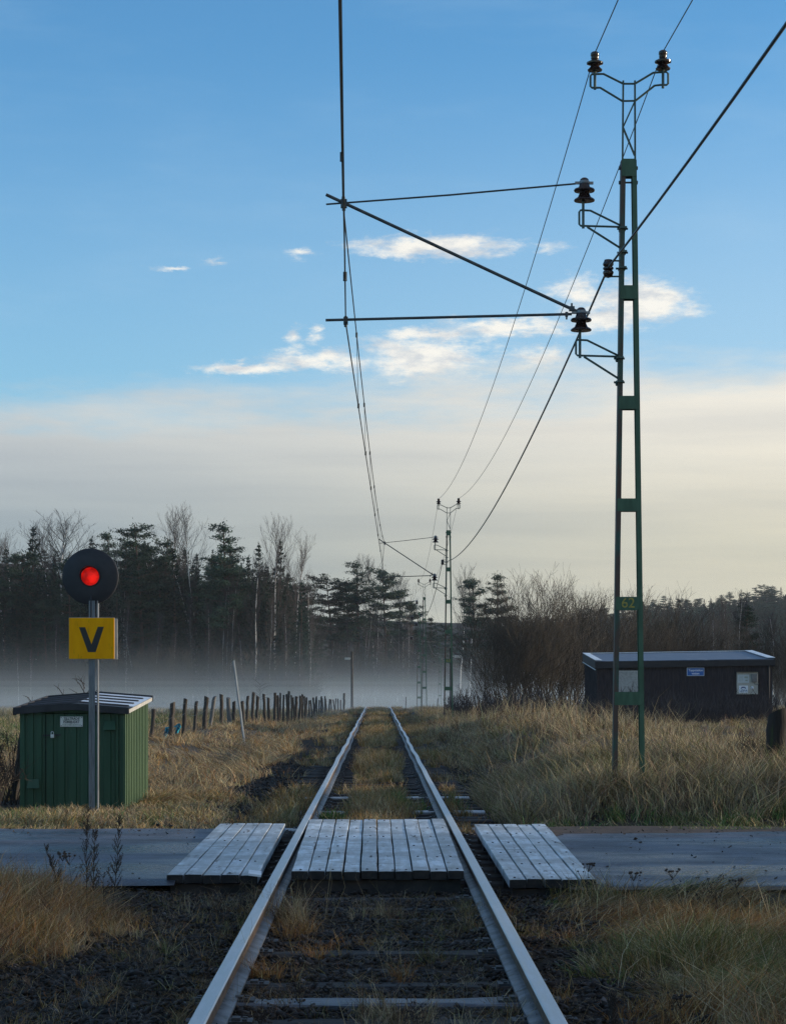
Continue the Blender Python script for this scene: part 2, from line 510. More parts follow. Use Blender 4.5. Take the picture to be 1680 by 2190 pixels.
M['lamp_head'] = mat('lamp_head', (0.66, 0.62, 0.52), (0.55, 0.52, 0.45), 8, 0.4)
M['bark_pine'] = mat('bark_pine', (0.045, 0.030, 0.024), (0.085, 0.055, 0.040), 2, 0.9, stretch=(2, 2, 0.5))
M['bark_birch'] = mat('bark_birch', (0.80, 0.78, 0.75), (0.60, 0.58, 0.55), 1.2, 0.8, spots=(0.05, 0.045, 0.04), spot_scale=1.6, spot_at=(0.60, 0.66), stretch=(1, 1, 0.7))
M['twig'] = mat('twig', (0.038, 0.031, 0.032), (0.068, 0.054, 0.052), 0.5, 0.9, rand=0.25)
M['bush_twig'] = mat('bush_twig', (0.036, 0.029, 0.022), (0.070, 0.056, 0.041), 0.8, 0.9, rand=0.3)
M['pine'] = mat('pine', (0.013, 0.032, 0.024), (0.042, 0.072, 0.046), 0.5, 0.85, rand=0.35, spec=0.15)
M['spruce'] = mat('spruce', (0.012, 0.029, 0.024), (0.032, 0.058, 0.042), 0.6, 0.85, rand=0.35, spec=0.15)
M['forest_floor'] = mat('forest_floor', (0.008, 0.011, 0.010), (0.016, 0.017, 0.015), 0.09, 0.95, spots=(0.012, 0.022, 0.013), spot_scale=0.13)
M['far_wood'] = mat('far_wood', (0.012, 0.020, 0.017), (0.024, 0.034, 0.026), 0.06, 0.9, spec=0.1)
M['weed'] = mat('weed', (0.030, 0.022, 0.018), (0.06, 0.042, 0.03), 6, 0.9)
M['grass'] = blade_mat('grass')
M['leaf_green'] = blade_mat('leaf_green', 0.3)

lens_m = bpy.data.materials.new('red_lens')
lens_m.use_nodes = True
_b = lens_m.node_tree.nodes['Principled BSDF']
_T = NT(lens_m.node_tree)
_tc = _T.new('ShaderNodeTexCoord')
_w = _T.new('ShaderNodeTexWave', wave_type='BANDS', bands_direction='X')
_w.inputs['Scale'].default_value = 22
_T.l.new(_tc.outputs['Object'], _w.inputs['Vector'])
_n = _T.noise(_tc.outputs['Object'], 14, 3)
_b.inputs['Base Color'].default_value = (0.35, 0.004, 0.004, 1)
_b.inputs['Roughness'].default_value = 0.25
_b.inputs['Specular IOR Level'].default_value = 0.15
_T.put(_b.inputs['Emission Color'], _T.mix(_w.outputs['Fac'], (0.42, 0.002, 0.002), (1.0, 0.022, 0.012)))
LENS_STR = _T.step(_n, 0.3, 0.7, 0.28, 0.70)
_d = _T.new('ShaderNodeVectorMath', operation='DISTANCE')
_T.l.new(_tc.outputs['Object'], _d.inputs[0])
LENS_D = _d
_T.put(_b.inputs['Emission Strength'], _T.math('ADD', LENS_STR, _T.step(_d.outputs['Value'], 0.0, 0.09, 0.6, 0.0)))

# ------------------------------------------------------------------ terrain
def track_x(y):
    y = np.asarray(y, float)
    return np.where(y > 138, 0.000708 * (y - 138) ** 2, 0.0)


def track_z(y):
    y = np.asarray(y, float)
    t = np.clip((y - 128) / 30, 0, 1)
    return np.where(y > 128, -0.018 * (0.5 * t * np.minimum(y - 128, 30) + np.maximum(y - 158, 0)), 0.0)


def vnoise(x, y, s, seed=0):
    """smooth value noise, numpy"""
    x = np.asarray(x, float) * s; y = np.asarray(y, float) * s
    xi = np.floor(x).astype(int); yi = np.floor(y).astype(int)
    fx = x - xi; fy = y - yi
    fx = fx * fx * (3 - 2 * fx); fy = fy * fy * (3 - 2 * fy)

    def h(a, b):
        n = (a * 374761393 + b * 668265263 + seed * 974634777) & 0x7fffffff
        n = ((n ^ (n >> 13)) * 1274126177) & 0x7fffffff
        return ((n ^ (n >> 16)) & 0xffff) / 65535.0
    return (h(xi, yi) * (1 - fx) + h(xi + 1, yi) * fx) * (1 - fy) + (h(xi, yi + 1) * (1 - fx) + h(xi + 1, yi + 1) * fx) * fy


def ground_z(x, y):
    x = np.asarray(x, float); y = np.asarray(y, float)
    d = x - track_x(y)
    ad = np.abs(d)
    z = track_z(y)
    bed = -0.190 - 0.040 * sstep(22.5, 23.5, y) * (1 - sstep(45, 60, y))
    bed = bed + 0.036 * sstep(0.80, 0.92, ad) * (1 - sstep(15.7, 16.0, y))
    # left: near verge, then ditch and field
    left = np.where(y < 23, -0.17, -0.13)
    ditch = -0.30 * np.exp(-((d + 3.6) / 1.3) ** 2) * sstep(28, 34, y) * (1 - sstep(100, 130, y))
    mound = 0.12 * np.exp(-((d + 2.6) / 0.7) ** 2) * sstep(11.2, 12.8, y) * (1 - sstep(14.6, 15.6, y))
    left = left + ditch + mound - 0.25 * sstep(90, 150, y)
    # right: verge and the grassy bank in front of the hut
    bank = 0.50 * sstep(1.7, 3.6, d) * sstep(27, 42, y) * (1 - sstep(60, 74, y)) * (1 - 0.8 * sstep(4.6, 7.4, d))
    bank = bank + 0.29 * sstep(1.8, 2.6, d) * sstep(22.3, 24.3, y) * (1 - sstep(27, 34, y))
    right = -0.16 + 0.10 * sstep(22.5, 27, y) + bank + 0.16 * sstep(70, 78, y) * (1 - sstep(100, 140, y)) - 0.2 * sstep(100, 150, y)
    side = np.where(d < 0, left, right)
    road = sstep(14.9, 15.5, y) * (1 - sstep(21.9, 22.4, y))
    side = side * (1 - road) + (-0.085) * road
    t = sstep(1.35, 2.3, ad)
    bump = (vnoise(x, y, 1.1, 3) - 0.5) * 0.07 + (vnoise(x, y, 0.35, 5) - 0.5) * 0.10 * sstep(24, 34, y)
    bump = bump + (vnoise(x, y, 0.22, 6) - 0.5) * 0.34 * sstep(2.2, 3.6, d) * sstep(28, 36, y) * (1 - sstep(70, 76, y)) * (d > 0) + (vnoise(x, y, 0.3, 7) - 0.5) * 0.18 * sstep(2.6, 3.6, -d) * sstep(31, 36, y) * (1 - sstep(80, 100, y))
    bump = bump * sstep(1.4, 2.4, ad) * (1 - road * 0.95)
    far = sstep(150, 300, y)
    return z * (1 - sstep(6, 30, ad)) + bed * (1 - t) + side * t + bump - 0.9 * far * sstep(4, 20, ad)


def hill_z(x, y):
    x = np.asarray(x, float); y = np.asarray(y, float)
    az = x / np.maximum(y, 1.0)
    k = sstep(-0.055, -0.02, az)
    crest = 17.5 * (1 - k) + 12.2 * k
    y0 = 243 + 62 * k
    crest = crest * (1 - 0.55 * sstep(0.045, 0.075, az)) + 2.5 * sstep(-0.12, -0.2, az)
    up = sstep(0, 125, y - y0)
    return -1.6 + (crest + 1.6) * up + (vnoise(x, y, 0.05, 9) - 0.5) * 6.0 * up


def grid_mesh(name, xs, ys, zf, m, kind='structure'):
    X, Y = np.meshgrid(xs, ys)
    Z = zf(X, Y)
    nx, ny = len(xs), len(ys)
    v = np.stack([X.ravel(), Y.ravel(), Z.ravel()], 1)
    i = np.arange(ny - 1)[:, None] * nx + np.arange(nx - 1)[None, :]
    f = np.stack([i, i + 1, i + nx + 1, i + nx], -1).reshape(-1, 4)
    me = bpy.data.meshes.new(name)
    me.from_pydata(v.tolist(), [], f.tolist())
    me.materials.append(m)
    me.polygons.foreach_set('use_smooth', [True] * len(me.polygons))
    me.update()
    o = bpy.data.objects.new(name, me)
    COL.objects.link(o)
    return struct(o, kind)


def spaced(a, b, d0, g):
    out = [a]; d = d0
    while out[-1] < b:
        out.append(out[-1] + d); d *= g
    return out


xr = spaced(0, 900, 0.16, 1.045)
xs = np.array([-v for v in xr[:0:-1]] + xr)
ys = np.array([-80, -50, -30, -18, -10, -5, 0, 3, 5] + spaced(6.0, 1800, 0.16, 1.016))
grid_mesh('ground', xs, ys, ground_z, M['soil'])

hy = np.array(spaced(236, 470, 3.0, 1.02)); hx = np.linspace(-230, 60, 130)
grid_mesh('hillside', hx, hy, hill_z, M['forest_floor'])


def far_hill_z(x, y):
    x = np.asarray(x, float); y = np.asarray(y, float)
    up = sstep(560, 800, y)
    return -3 + up * (19 + 9 * sstep(80, 170, x) - 6 * sstep(45, -40, x)) + (vnoise(x, y, 0.012, 4) - .5) * 8 * up


grid_mesh('hills', np.linspace(-60, 330, 60), np.array(spaced(540, 1050, 12, 1.03)), far_hill_z, M['forest_floor'])

# track bed: a separate sheet of ballast following the rails
by = np.array(spaced(5.5, 330, 0.22, 1.012)); bd = np.linspace(-1, 1, 30)


def bed_mesh():
    v = []; f = []
    for j, y in enumerate(by):
        wl = 2.55 + 0.5 * (vnoise(1.0, y, 0.6, 21) - .5)
        wr = 1.75 + 0.5 * (vnoise(2.0, y, 0.6, 22) - .5)
        if y < 15.0:
            wl += 0.7
        cx = float(track_x(y))
        for t in bd:
            x = cx + (t * wl if t < 0 else t * wr)
            z = float(ground_z(x, y)) + 0.012 + 0.02 * (vnoise(x, y, 5, 8) - .5) - (0.05 if abs(t) > 0.99 else 0)
            v.append((x, y, z))
    n = len(bd)
    for j in range(len(by) - 1):
        for i in range(n - 1):
            a = j * n + i
            f.append((a, a + 1, a + n + 1, a + n))
    b = MB(); b.v = v; b.f = f
    return struct(b.build('track_bed', M['ballast'], smooth=True))


bed_mesh()


def road_mesh(name, x_in, x_out, y_near, y_far, z):
    """asphalt sheet with crumbled edges and a low skirt"""
    n, k = 150, 40
    sgn = 1 if x_out > x_in else -1
    L = abs(x_out - x_in)
    v = []; f = []
    for i in range(n + 1):
        u = (i / n) ** 2.2
        for j in range(k + 1):
            w = j / k
            ye0 = y_near + 0.16 * (vnoise(u * L, 1.5, 1.6, 31) - .5) + 0.05 * (vnoise(u * L, 7.5, 9, 32) - .5)
            ye1 = y_far + 0.14 * (vnoise(u * L, 3.5, 1.3, 33) - .5) + 0.05 * (vnoise(u * L, 9.5, 8, 34) - .5)
            y = ye0 + (ye1 - ye0) * w
            x = x_in + sgn * u * L
            if sgn > 0:
                y += 0.42 * float(sstep(2.2, 4.2, x)) * w
            if i < 16 and sgn > 0:
                x += sgn * (1 - i / 16) * (0.16 * vnoise(0.3, y, 1.8, 35) + 0.04 * vnoise(0.1, y, 9, 36) + (0.30 * sstep(0.82, 0.97, w) if sgn > 0 else 0.0))
            zz = z - 0.012 * (2 * w - 1) ** 2 + 0.008 * (vnoise(x, y, 0.8, 37) - .5)
            if j in (0, k) or (i == 0 and sgn > 0):
                zz -= 0.035
            v.append((x, y, float(zz)))
    for i in range(n):
        for j in range(k):
            a = i * (k + 1) + j
            f.append((a, a + k + 1, a + k + 2, a + 1) if sgn > 0 else (a, a + 1, a + k + 2, a + k + 1))
    b = MB(); b.v = v; b.f = f
    return struct(b.build(name, M['asphalt'], smooth=True))


road_mesh('road', -1.50, -70, 15.80, 21.65, -0.030)
road_mesh('road', 1.50, 70, 15.48, 21.15, -0.045)
# worn dirt strip between the deck and the right-hand asphalt
b = MB()
for i in range(14):
    pass
grid_mesh('dirt_strip', np.linspace(1.38, 4.6, 30), np.linspace(15.4, 22.3, 30), lambda X, Y: -0.066 + 0.02 * (vnoise(X, Y, 3, 41) - .5), M['dirt'])

# ------------------------------------------------------------------ rails
def make_rail(side, label):
    ys_ = np.array(spaced(4.0, 300, 0.5, 1.012))
    root = thing('rail', (side * 0.7525, 9, -0.15), label, 'rail', 'running rails of the track')
    def sweep(prof, name, m, closed=True):
        b = MB(); n = len(prof)
        for y in ys_:
            cx = float(track_x(y)); zz = float(track_z(y))
            wob = 0.010 * math.sin(y * 0.9 + side) * float(sstep(24, 50, y)) + 0.012 * math.sin(y * 0.31 + 2 * side) * float(sstep(30, 60, y))
            for px_, pz_ in prof:
                b.v.append((cx + side * 0.7525 + px_ + wob, y, pz_ + zz))
        for j in range(len(ys_) - 1):
            for i in range(n):
                i2 = (i + 1) % n
                b.f.append((j * n + i, j * n + i2, (j + 1) * n + i2, (j + 1) * n + i))
        b.f.append(tuple(range(n))[::-1])
        return b.build(name, m, root, org=root.location, smooth=True)
    h = 0.0365
    sweep([(h * .84, 0.0), (-h * .84, 0.0), (-h, -0.006), (-h, -0.009), (h, -0.009), (h, -0.006)], 'rail_head', M['rail'])
    sweep([(h - .0004, -0.0092), (-h + .0004, -0.0092), (-h, -0.030), (-0.010, -0.040), (-0.008, -0.115), (0.008, -0.115), (0.010, -0.040), (h, -0.030)], 'rail_web', M['rail_side'])
    sweep([(0.0082, -0.1145), (-0.0082, -0.1145), (-0.066, -0.134), (-0.066, -0.148), (0.066, -0.148), (0.066, -0.134)], 'rail_foot', M['rail_foot'])
    return root


make_rail(-1, 'left steel rail with bright worn top running away between dry grass')
make_rail(1, 'right steel rail with bright worn top and wide pale foot, on the mast side')

# ------------------------------------------------------------------ sleepers
def make_sleeper():
    root = thing('sleeper', (0, 0, 0), 'x', 'sleeper', 'sleepers under the track')
    b = MB()
    n = 14
    rr = random.Random(5)
    prof0 = [(-0.115, -0.15), (0.115, -0.15), (0.115, -0.012), (0.095, 0.0), (-0.095, 0.0), (-0.115, -0.012)]
    for i in range(n + 1):
        x = -1.3 + 2.6 * i / n
        for (py, pz) in prof0:
            b.v.append((x, py + rr.uniform(-.006, .006), pz + (rr.uniform(-.006, .004) if pz > -.05 else 0)))
    for i in range(n):
        for k in range(6):
            k2 = (k + 1) % 6
            b.f.append((i * 6 + k, (i + 1) * 6 + k, (i + 1) * 6 + k2, i * 6 + k2))
    b.f.append(tuple(range(6))); b.f.append(tuple(range(n * 6, n * 6 + 6))[::-1])
    b.build('timber', M['sleeper'], root)
    for s in (-1, 1):
        p = MB()
        p.box((s * 0.7525, 0, 0.005), (0.31, 0.13, 0.011))
        for q in (-1, 1):
            for w in (-1, 1):
                p.box((s * 0.7525 + q * 0.118, w * 0.035, 0.014), (0.022, 0.022, 0.012))
            p.box((s * 0.7525 + q * 0.078, 0, 0.016), (0.04, 0.07, 0.016))
        p.build('tie_plate', M['plate'], root)
    return root


sl = make_sleeper()
SL_LABEL = 'dark weathered wooden sleeper lying under the two rails'
special = {0: 'broad bluish wooden sleeper across the track nearest the bottom edge of the photo',
           1: None}
odd = []
ysl = [9.31]
while ysl[-1] < 150:
    ysl.append(ysl[-1] + 0.655 + R.uniform(-0.03, 0.03))
first = True
for i, y in enumerate(ysl):
    zz = -0.163 + float(track_z(y)) + R.uniform(-.012, .004)
    if y < 15.8:
        zz -= R.uniform(-0.008, 0.011) if i != 2 else -0.012
    loc = (float(track_x(y)) + R.uniform(-.03, .03), y, zz)
    o = sl if i == 0 else dup(sl, loc, R.uniform(-.02, .02))
    o.location = loc
    o['label'] = SL_LABEL
    o['group'] = 'sleepers under the track'
    nm = {2: ('sleeper_worn', special[0])}.get(i)
    if 23.2 < y < 23.86:
        nm = ('sleeper_frost', 'frost-white sleeper just beyond the timber deck between the rails')
    elif 26.4 < y < 27.05:
        nm = ('sleeper_frost', 'second frost-white sleeper beyond the timber deck, by the green grass clump')
    elif 30.0 < y < 30.65:
        nm = ('sleeper_frost', 'third frost-white sleeper beyond the timber deck, brightest across the left half')
    if nm:
        odd.append((o, nm))
for o, nm in odd:
    o['label'] = nm[1]
    for ch in o.children:
        if ch.name.startswith('timber'):
            ch.data = ch.data.copy(); ch.data.materials.clear(); ch.data.materials.append(M[nm[0]])

# ------------------------------------------------------------------ timber decks of the crossing
def deck(name_label, xa0, xa1, y0, y1, xb0, xb1, n, ztop, seed, bearers=True):
    rr = random.Random(seed)
    root = thing('timber_deck', ((xa0 + xa1) / 2, y0, ztop - 0.12), name_label, 'crossing deck', 'timber decks of the level crossing')
    for i in range(n):
        b = MB()
        fa0 = i / n; fa1 = (i + 1) / n
        g = 0.0035 + rr.uniform(0, .003)
        ya = y0 + rr.uniform(-.03, .03); yb = y1 + rr.uniform(-.03, .03)
        zt = ztop + rr.uniform(-.004, .004)
        segs = 10
        for k in range(segs + 1):
            t = k / segs
            y = ya + (yb - ya) * t
            l = (xa0 + (xa1 - xa0) * fa0) * (1 - t) + (xb0 + (xb1 - xb0) * fa0) * t + g + rr.uniform(-.002, .004)
            r = (xa0 + (xa1 - xa0) * fa1) * (1 - t) + (xb0 + (xb1 - xb0) * fa1) * t - g - rr.uniform(-.002, .004)
            w1 = rr.uniform(-.0015, .0015)
            for (x, z) in ((l, zt - .062), (l, zt - .004 + w1), (l + .003, zt + w1), ((l + r) / 2, zt + .001 + w1), (r - .003, zt + w1), (r, zt - .004 + w1), (r, zt - .062)):
                b.v.append((x, y, z))
        m_ = 7
        nv = len(b.v)
        for k in range(segs):
            for q in range(m_):
                q2 = (q + 1) % m_
                b.f.append((k * m_ + q, k * m_ + q2, (k + 1) * m_ + q2, (k + 1) * m_ + q)[::-1])
        b.f.append(tuple(range(m_))); b.f.append(tuple(range(segs * m_, segs * m_ + m_))[::-1])
        nf = len(b.f)
        for yb_ in np.linspace(y0 + 0.16, y1 - 0.2, 6):
            if rr.random() < .6:
                t = (yb_ - y0) / (y1 - y0)
                xm = (xa0 + (xa1 - xa0) * (fa0 + fa1) / 2) * (1 - t) + (xb0 + (xb1 - xb0) * (fa0 + fa1) / 2) * t
                b.lathe((xm + rr.uniform(-.02, .02), yb_ + rr.uniform(-.03, .03), zt + .0005), [(.0095, 0), (.0095, .004), (.006, .006)], 7)
        pk = b.build('plank', M['plank'], root, org=root.location)
        pk.data.materials.append(M['end_grain'])
        for pf in pk.data.polygons:
            if abs(pf.normal.y) > .8 or pf.index >= nf:
                pf.material_index = 1
    if bearers:
        for y in np.linspace(y0 + 0.16, y1 - 0.2, 6):
            b = MB()
            t = (y - y0) / (y1 - y0)
            l = xa0 * (1 - t) + xb0 * t; r = xa1 * (1 - t) + xb1 * t
            b.box(((l + r) / 2, y, ztop - 0.140), (r - l - 0.06, 0.16, 0.13))
            b.build('bearer', M['beam'], root, org=root.location)
    return root


deck('grey timber deck of ten planks between the two rails', -0.655, 0.652, 16.16, 22.4, -0.715, 0.69, 10, 0.0, 1)
deck('grey timber deck of five planks outside the left rail, by the asphalt', -1.575, -0.885, 15.92, 21.85, -1.61, -0.935, 5, -0.006, 2)
deck('grey timber deck of five planks outside the right rail, on the mast side', 0.945, 1.585, 15.55, 21.7, 0.965, 1.69, 5, -0.008, 3)
# small loose metal plate lying on the corner of the left deck
b = MB()
c = at(545, 1868, 15.85)
b.box((c.x, c.y, 0.012), (0.095, 0.30, 0.016), Matrix.Rotation(0.12, 3, 'Y') @ Matrix.Rotation(0.05, 3, 'Z'))
tag(b.build('metal_plate', M['frost'], org=(c.x, c.y, 0.0)), 'small pale metal plate on the near corner of the left deck beside the rail', 'metal plate')

# ------------------------------------------------------------------ catenary masts
MD = 24.1                       # distance of the first mast
K = MD / F
MX = (1343 - VX) * K            # its distance from the track axis


def mp(px, py):                 # measured drawing of the mast: photo pixels -> metres (x from mast axis, z above rail)
    return ((px - 1343) * K, CAMZ + (VY - py) * K)


INS_BIG = [(0.0, -.002), (0.114, 0.0), (0.118, 0.010), (0.112, 0.022), (0.075, 0.045), (0.056, 0.085), (0.062, 0.104), (0.112, 0.108), (0.119, 0.122), (0.110, 0.138), (0.068, 0.150), (0.060, 0.172), (0.048, 0.205), (0.050, 0.232), (0.046, 0.247), (0.026, 0.262), (0.0, 0.265)]
INS_TOP = [(0.0, -.002), (0.080, 0.0), (0.084, 0.012), (0.060, 0.035), (0.045, 0.055), (0.062, 0.066), (0.092, 0.078), (0.094, 0.094), (0.060, 0.112), (0.040, 0.125), (0.046, 0.140), (0.043, 0.158), (0.050, 0.170), (0.047, 0.200), (0.030, 0.214), (0.0, 0.215)]
INS_RET = [(0.0, 0.0), (0.045, 0.0), (0.048, 0.012), (0.062, 0.045), (0.058, 0.060), (0.044, 0.075), (0.060, 0.090), (0.060, 0.104), (0.044, 0.116), (0.058, 0.130), (0.062, 0.145), (0.046, 0.180), (0.044, 0.192), (0.0, 0.194)]


def make_mast(x, y, zr, label, number=None, clamp_px=735, tip_px=697, top=True, group='catenary masts along the line', lowclamp=739):
    org = Vector((x, y, zr - 0.35))
    root = thing('catenary_mast', org, label, 'mast', group)
    P = lambda px, py, dy=0.0: (x + mp(px, py)[0], y + dy, zr + mp(px, py)[1])
    kw = dict(parent=root, org=org)
    dp = 0.13
    # legs: channel sections tapering to the top
    for s, nm in ((-1, 'mast_rust'), (1, 'mast')):
        b = MB()
        bx = 1343 + s * 35.5; tx = 1343 + s * 15.5
        pts = [(bx, 1732 + 67), (tx, 344)]
        w = 9.5 * K
        a0 = Vector(P(*pts[0])); a1 = Vector(P(*pts[1]))
        # web outside, two flanges turned inward
        off = -s * w / 2
        b.bar(a0, a1, 0.008, dp)
        for dy in (-dp / 2 + .004, dp / 2 - .004):
            b.bar(a0 + Vector((off, dy, 0)), a1 + Vector((off, dy, 0)), w - .006, 0.0079)
        b.build('leg', M[nm], **kw)
    for (y0, y1) in ((342, 379), (612, 641), (848, 876), (1067, 1094), (1277, 1305), (1480, 1508)):
        def half(py):
            return (15.5 + (py - 344) / (1799 - 344) * 20.0) - 0.4
        for dy in (dp / 2 + .004, -dp / 2 - .004):
            b = MB()
            poly = [mp(1343 - half(y0), y0), mp(1343 + half(y0), y0), mp(1343 + half(y1), y1), mp(1343 - half(y1), y1)]
            b.prism_y([(x + px_, zr + pz_) for px_, pz_ in poly], y + dy - .0035, y + dy + .0035)
            bt = b.build('batten', M['mast'], **kw)
        if y0 == 1277 and number:
            text_mesh('number', number, 0.155, M['yellow_text'], P(1341, 1291, -dp / 2 - .0095), bt, org, sx=1.0, bold=0.001)
    for py in (359, 390):
        b = MB()
        b.tube([P(1323, py), P(1362, py)], 0.011, 6)
        b.tube([P(1322.5, py), P(1326, py)], 0.022, 6); b.tube([P(1359, py), P(1363, py)], 0.022, 6)
        b.build('bolt', M['strut'], **kw)
    if top:
        b = MB()
        r = 3.6 * K / 2
        L = [(1330.5, 356), (1330.5, 300), (1332, 172)]
        Rr = [(1357.5, 356), (1357.5, 300), (1357, 172)]
        b.bar(P(*L[0]), P(*L[2]), 2 * r, .03); b.bar(P(*Rr[0]), P(*Rr[2]), 2 * r, .03)
        b.bar(P(1356, 218), P(1331.5, 272), r * 1.8, .018); b.bar(P(1331.5, 272), P(1356.5, 332), r * 2.2, .018)
        b.build('top_frame', M['mast_bar'], **kw)
        b = MB()
        t = 0.0125
        up = [(1277, 187), (1265, 187), (1262, 184), (1262, 162), (1265, 158), (1290, 157.5), (1332, 178.5), (1357, 178.5), (1396, 155), (1424, 153), (1428, 157), (1428, 178), (1425, 181), (1412, 181)]
        lo = [(1277, 187), (1283, 187), (1330, 215.5), (1358, 215), (1399, 182.5), (1412, 181)]
        b.tube([P(*p) for p in up], t, 8); b.tube([P(*p) for p in lo], t, 8)
        b.build('crossarm', M['mast_bar'], **kw)
        for (px, pb) in ((1271.5, 151), (1417, 148)):
            b = MB()
            b.tube([P(px, pb + 40), P(px, pb - 2)], 0.016, 8)
            pin = b.build('pin', M['mast_bar'], **kw)
            b = MB(); b.lathe(P(px, pb), INS_TOP, 20)
            b.build('insulator', M['porcelain'], smooth=True, **kw)
    # two brackets that carry the cantilever
    for (ix, iy, legx) in ((1249, 430, 1329), (1242, 707.5, 1325)):
        dy0 = iy - 430
        b = MB()
        q = lambda px, py: P(px + (ix - 1249), py + dy0 + 0.0)
        b.tube([q(1246.5, 430), q(1246.5, 488)], 0.0155, 8)
        b.build('pin', M['mast_bar'], **kw)
        b = MB()
        loop = [q(1329, 483), q(1262, 450), q(1241, 449), q(1238, 453), q(1238, 479), q(1241, 482.5), q(1329, 485)]
        b.tube(loop, 0.012, 8)
        b.tube([q(1255, 485), q(1329, 532)], 0.0125, 8)
        for py in (489, 540):
            b.box(q(1331, py), (0.075, dp + .07, 0.022)); b.box(q(1326, py + 2), (0.03, 0.04, 0.055))
            b.tube([q(1319, py), q(1342, py)], 0.012, 6)
        b.build('bracket', M['mast_bar'], **kw)
        b = MB(); b.lathe(P(ix, iy), INS_BIG, 24)
        ins = b.build('insulator', M['porcelain'], smooth=True, **kw)
        b = MB()
        b.lathe((x + mp(ix, iy)[0], y, zr + mp(ix, iy)[1] + 0.196), [(0.052, 0), (0.056, 0.004), (0.056, 0.030), (0.052, 0.034)], 18)
        b.bar(P(ix - 20, iy - 39.2), P(ix + 19, iy - 39.0), 0.028, 0.03)
        b.build('clamp', M['clamp'], ins, org)
    # return conductor insulator on its little bracket
    b = MB()
    b.tube([P(1300, 557), P(1324, 557.5), P(1325.5, 559)], 0.010, 6); b.tube([P(1300, 591), P(1324, 591), P(1325.5, 589)], 0.010, 6)
    b.bar(P(1325.5, 556), P(1325.5, 592), 0.014, 0.04)
    b.box(P(1330, 574), (0.075, dp + .07, 0.02)); b.tube([P(1316, 574), P(1341, 574)], 0.012, 6)
    b.build('bracket', M['mast_bar'], **kw)
    b = MB(); b.lathe(P(1300, 592), INS_RET, 20)
    b.tube([P(1300, 594), P(1300, 554)], 0.012, 8)
    b.build('insulator', M['porcelain'], smooth=True, **kw)
    # cantilever: registration tubes and the sloping strut
    sl_ = (667 - 435) / (1240 - 735)
    b = MB(); b.tube([P(tip_px, 436.5 - (735 - clamp_px) * 0.0), P((tip_px + 1228) / 2, 416.5), P(1230, 392.5)], 0.0105, 8)
    b.build('top_tube', M['strut'], **kw)
    k2 = (662 - 433.5) / (1225 - clamp_px)
    b = MB(); b.tube([P(tip_px, 433.5 - (clamp_px - tip_px) * k2), P(1225, 662), P(1244, 670)], 0.0185, 10)
    b.box(P(1222, 660), (0.06, .06, .05)); b.box(P(1222, 653), (0.02, .02, .05))
    b.build('strut', M['strut'], **kw)
    b = MB(); b.tube([P(tip_px - 1, 684.5), P(1222, 671.5)], 0.0155, 10); b.box(P(1211, 672), (0.03, .05, .05)); b.box(P(1211, 678), (0.018, .018, .05))
    b.build('contact_arm', M['strut'], **kw)
    b = MB()
    b.box(P(clamp_px, 435), (0.07, 0.07, 0.09)); b.tube([P(clamp_px - 1, 420), P(clamp_px, 450)], 0.02, 8)
    b.box(P(lowclamp, 686), (0.05, 0.06, 0.08)); b.tube([P(lowclamp, 676), P(lowclamp, 699)], 0.018, 8)
    b.build('wire_clamps', M['strut'], **kw)
    return root


M1 = make_mast(MX, MD, 0.0, 'large green lattice mast numbered 62, nearest the camera in front of the brown hut', '62')
P2 = 82.0
make_mast((958.5 - VX) / F * P2, P2, 0.0, 'second green lattice mast along the line, numbered 63, at the foot of the bank', '63', clamp_px=879, tip_px=837, lowclamp=879)
P3 = 143.0
make_mast((906.8 - VX) / F * P3, P3, float(track_z(P3)), 'third green mast along the line, standing in the mist beyond mast 63', None, clamp_px=709, tip_px=683, lowclamp=709)
make_mast(float(track_x(202)) + 2.9, 202, float(track_z(202)) - 0.9, 'pale slender mast in the mist, between the third mast and the willow bush', None, clamp_px=735)
make_mast(float(track_x(262)) + 2.9, 262, float(track_z(262)) - 1.3, 'farthest pale mast, nearly hidden in mist at the left edge of the willow bush', None, clamp_px=735)
make_mast((896 - VX) / F * 152, 152.5, float(track_z(152)) - 0.6, 'slim dark mast in the mist just left of the third mast', None, clamp_px=690, top=False, tip_px=660, lowclamp=690)

# ------------------------------------------------------------------ overhead wires
def span(a, b, sag, n=28):
    a = Vector(a); b = Vector(b)
    out = []
    for i in range(n + 1):
        t = i / n
        p = a.lerp(b, t); p.z -= 4 * sag * t * (1 - t)
        out.append(p)
    return out


def chain(pts, sags, n=28):
    out = []
    for i in range(len(pts) - 1):
        s_ = span(pts[i], pts[i + 1], sags[i], n)
        out += s_ if i == 0 else s_[1:]
    return out


def mast_pt(i, px, py):
    mx, my, mz = masts[i]
    a, z = mp(px, py)
    return Vector((mx + a, my, mz + z))


masts = [((1343 - VX) * K, MD - 59, 0.0), (MX, MD, 0.0), ((958.5 - VX) / F * P2, P2, 0.0), ((906.8 - VX) / F * P3, P3, float(track_z(P3))),
         (float(track_x(202)) + 2.9, 202, float(track_z(202)) - 0.9), (float(track_x(262)) + 2.9, 262, float(track_z(262)) - 1.3)]
stag = [879, 736, 879, 709, 735, 735]
cw = [mast_pt(i, stag[i] + (3 if i == 1 else 0), 690) for i in range(6)]
mw = [mast_pt(i, stag[i] - (3 if i == 1 else 0), 432) for i in range(6)]
cw_pts = chain(cw, [0.02] * 5)
mw_sag = [0.75, 0.68, 0.7, 0.6, 0.6]
mw_pts = chain(mw, mw_sag)


def wire_obj(name, pts, r, label, m='wire', n=6, cat='wire'):
    b = MB(); b.tube(pts, r, n)
    root = b.build(name, M[m], org=tuple(pts[0]), smooth=True)
    tag(root, label, cat)
    return root


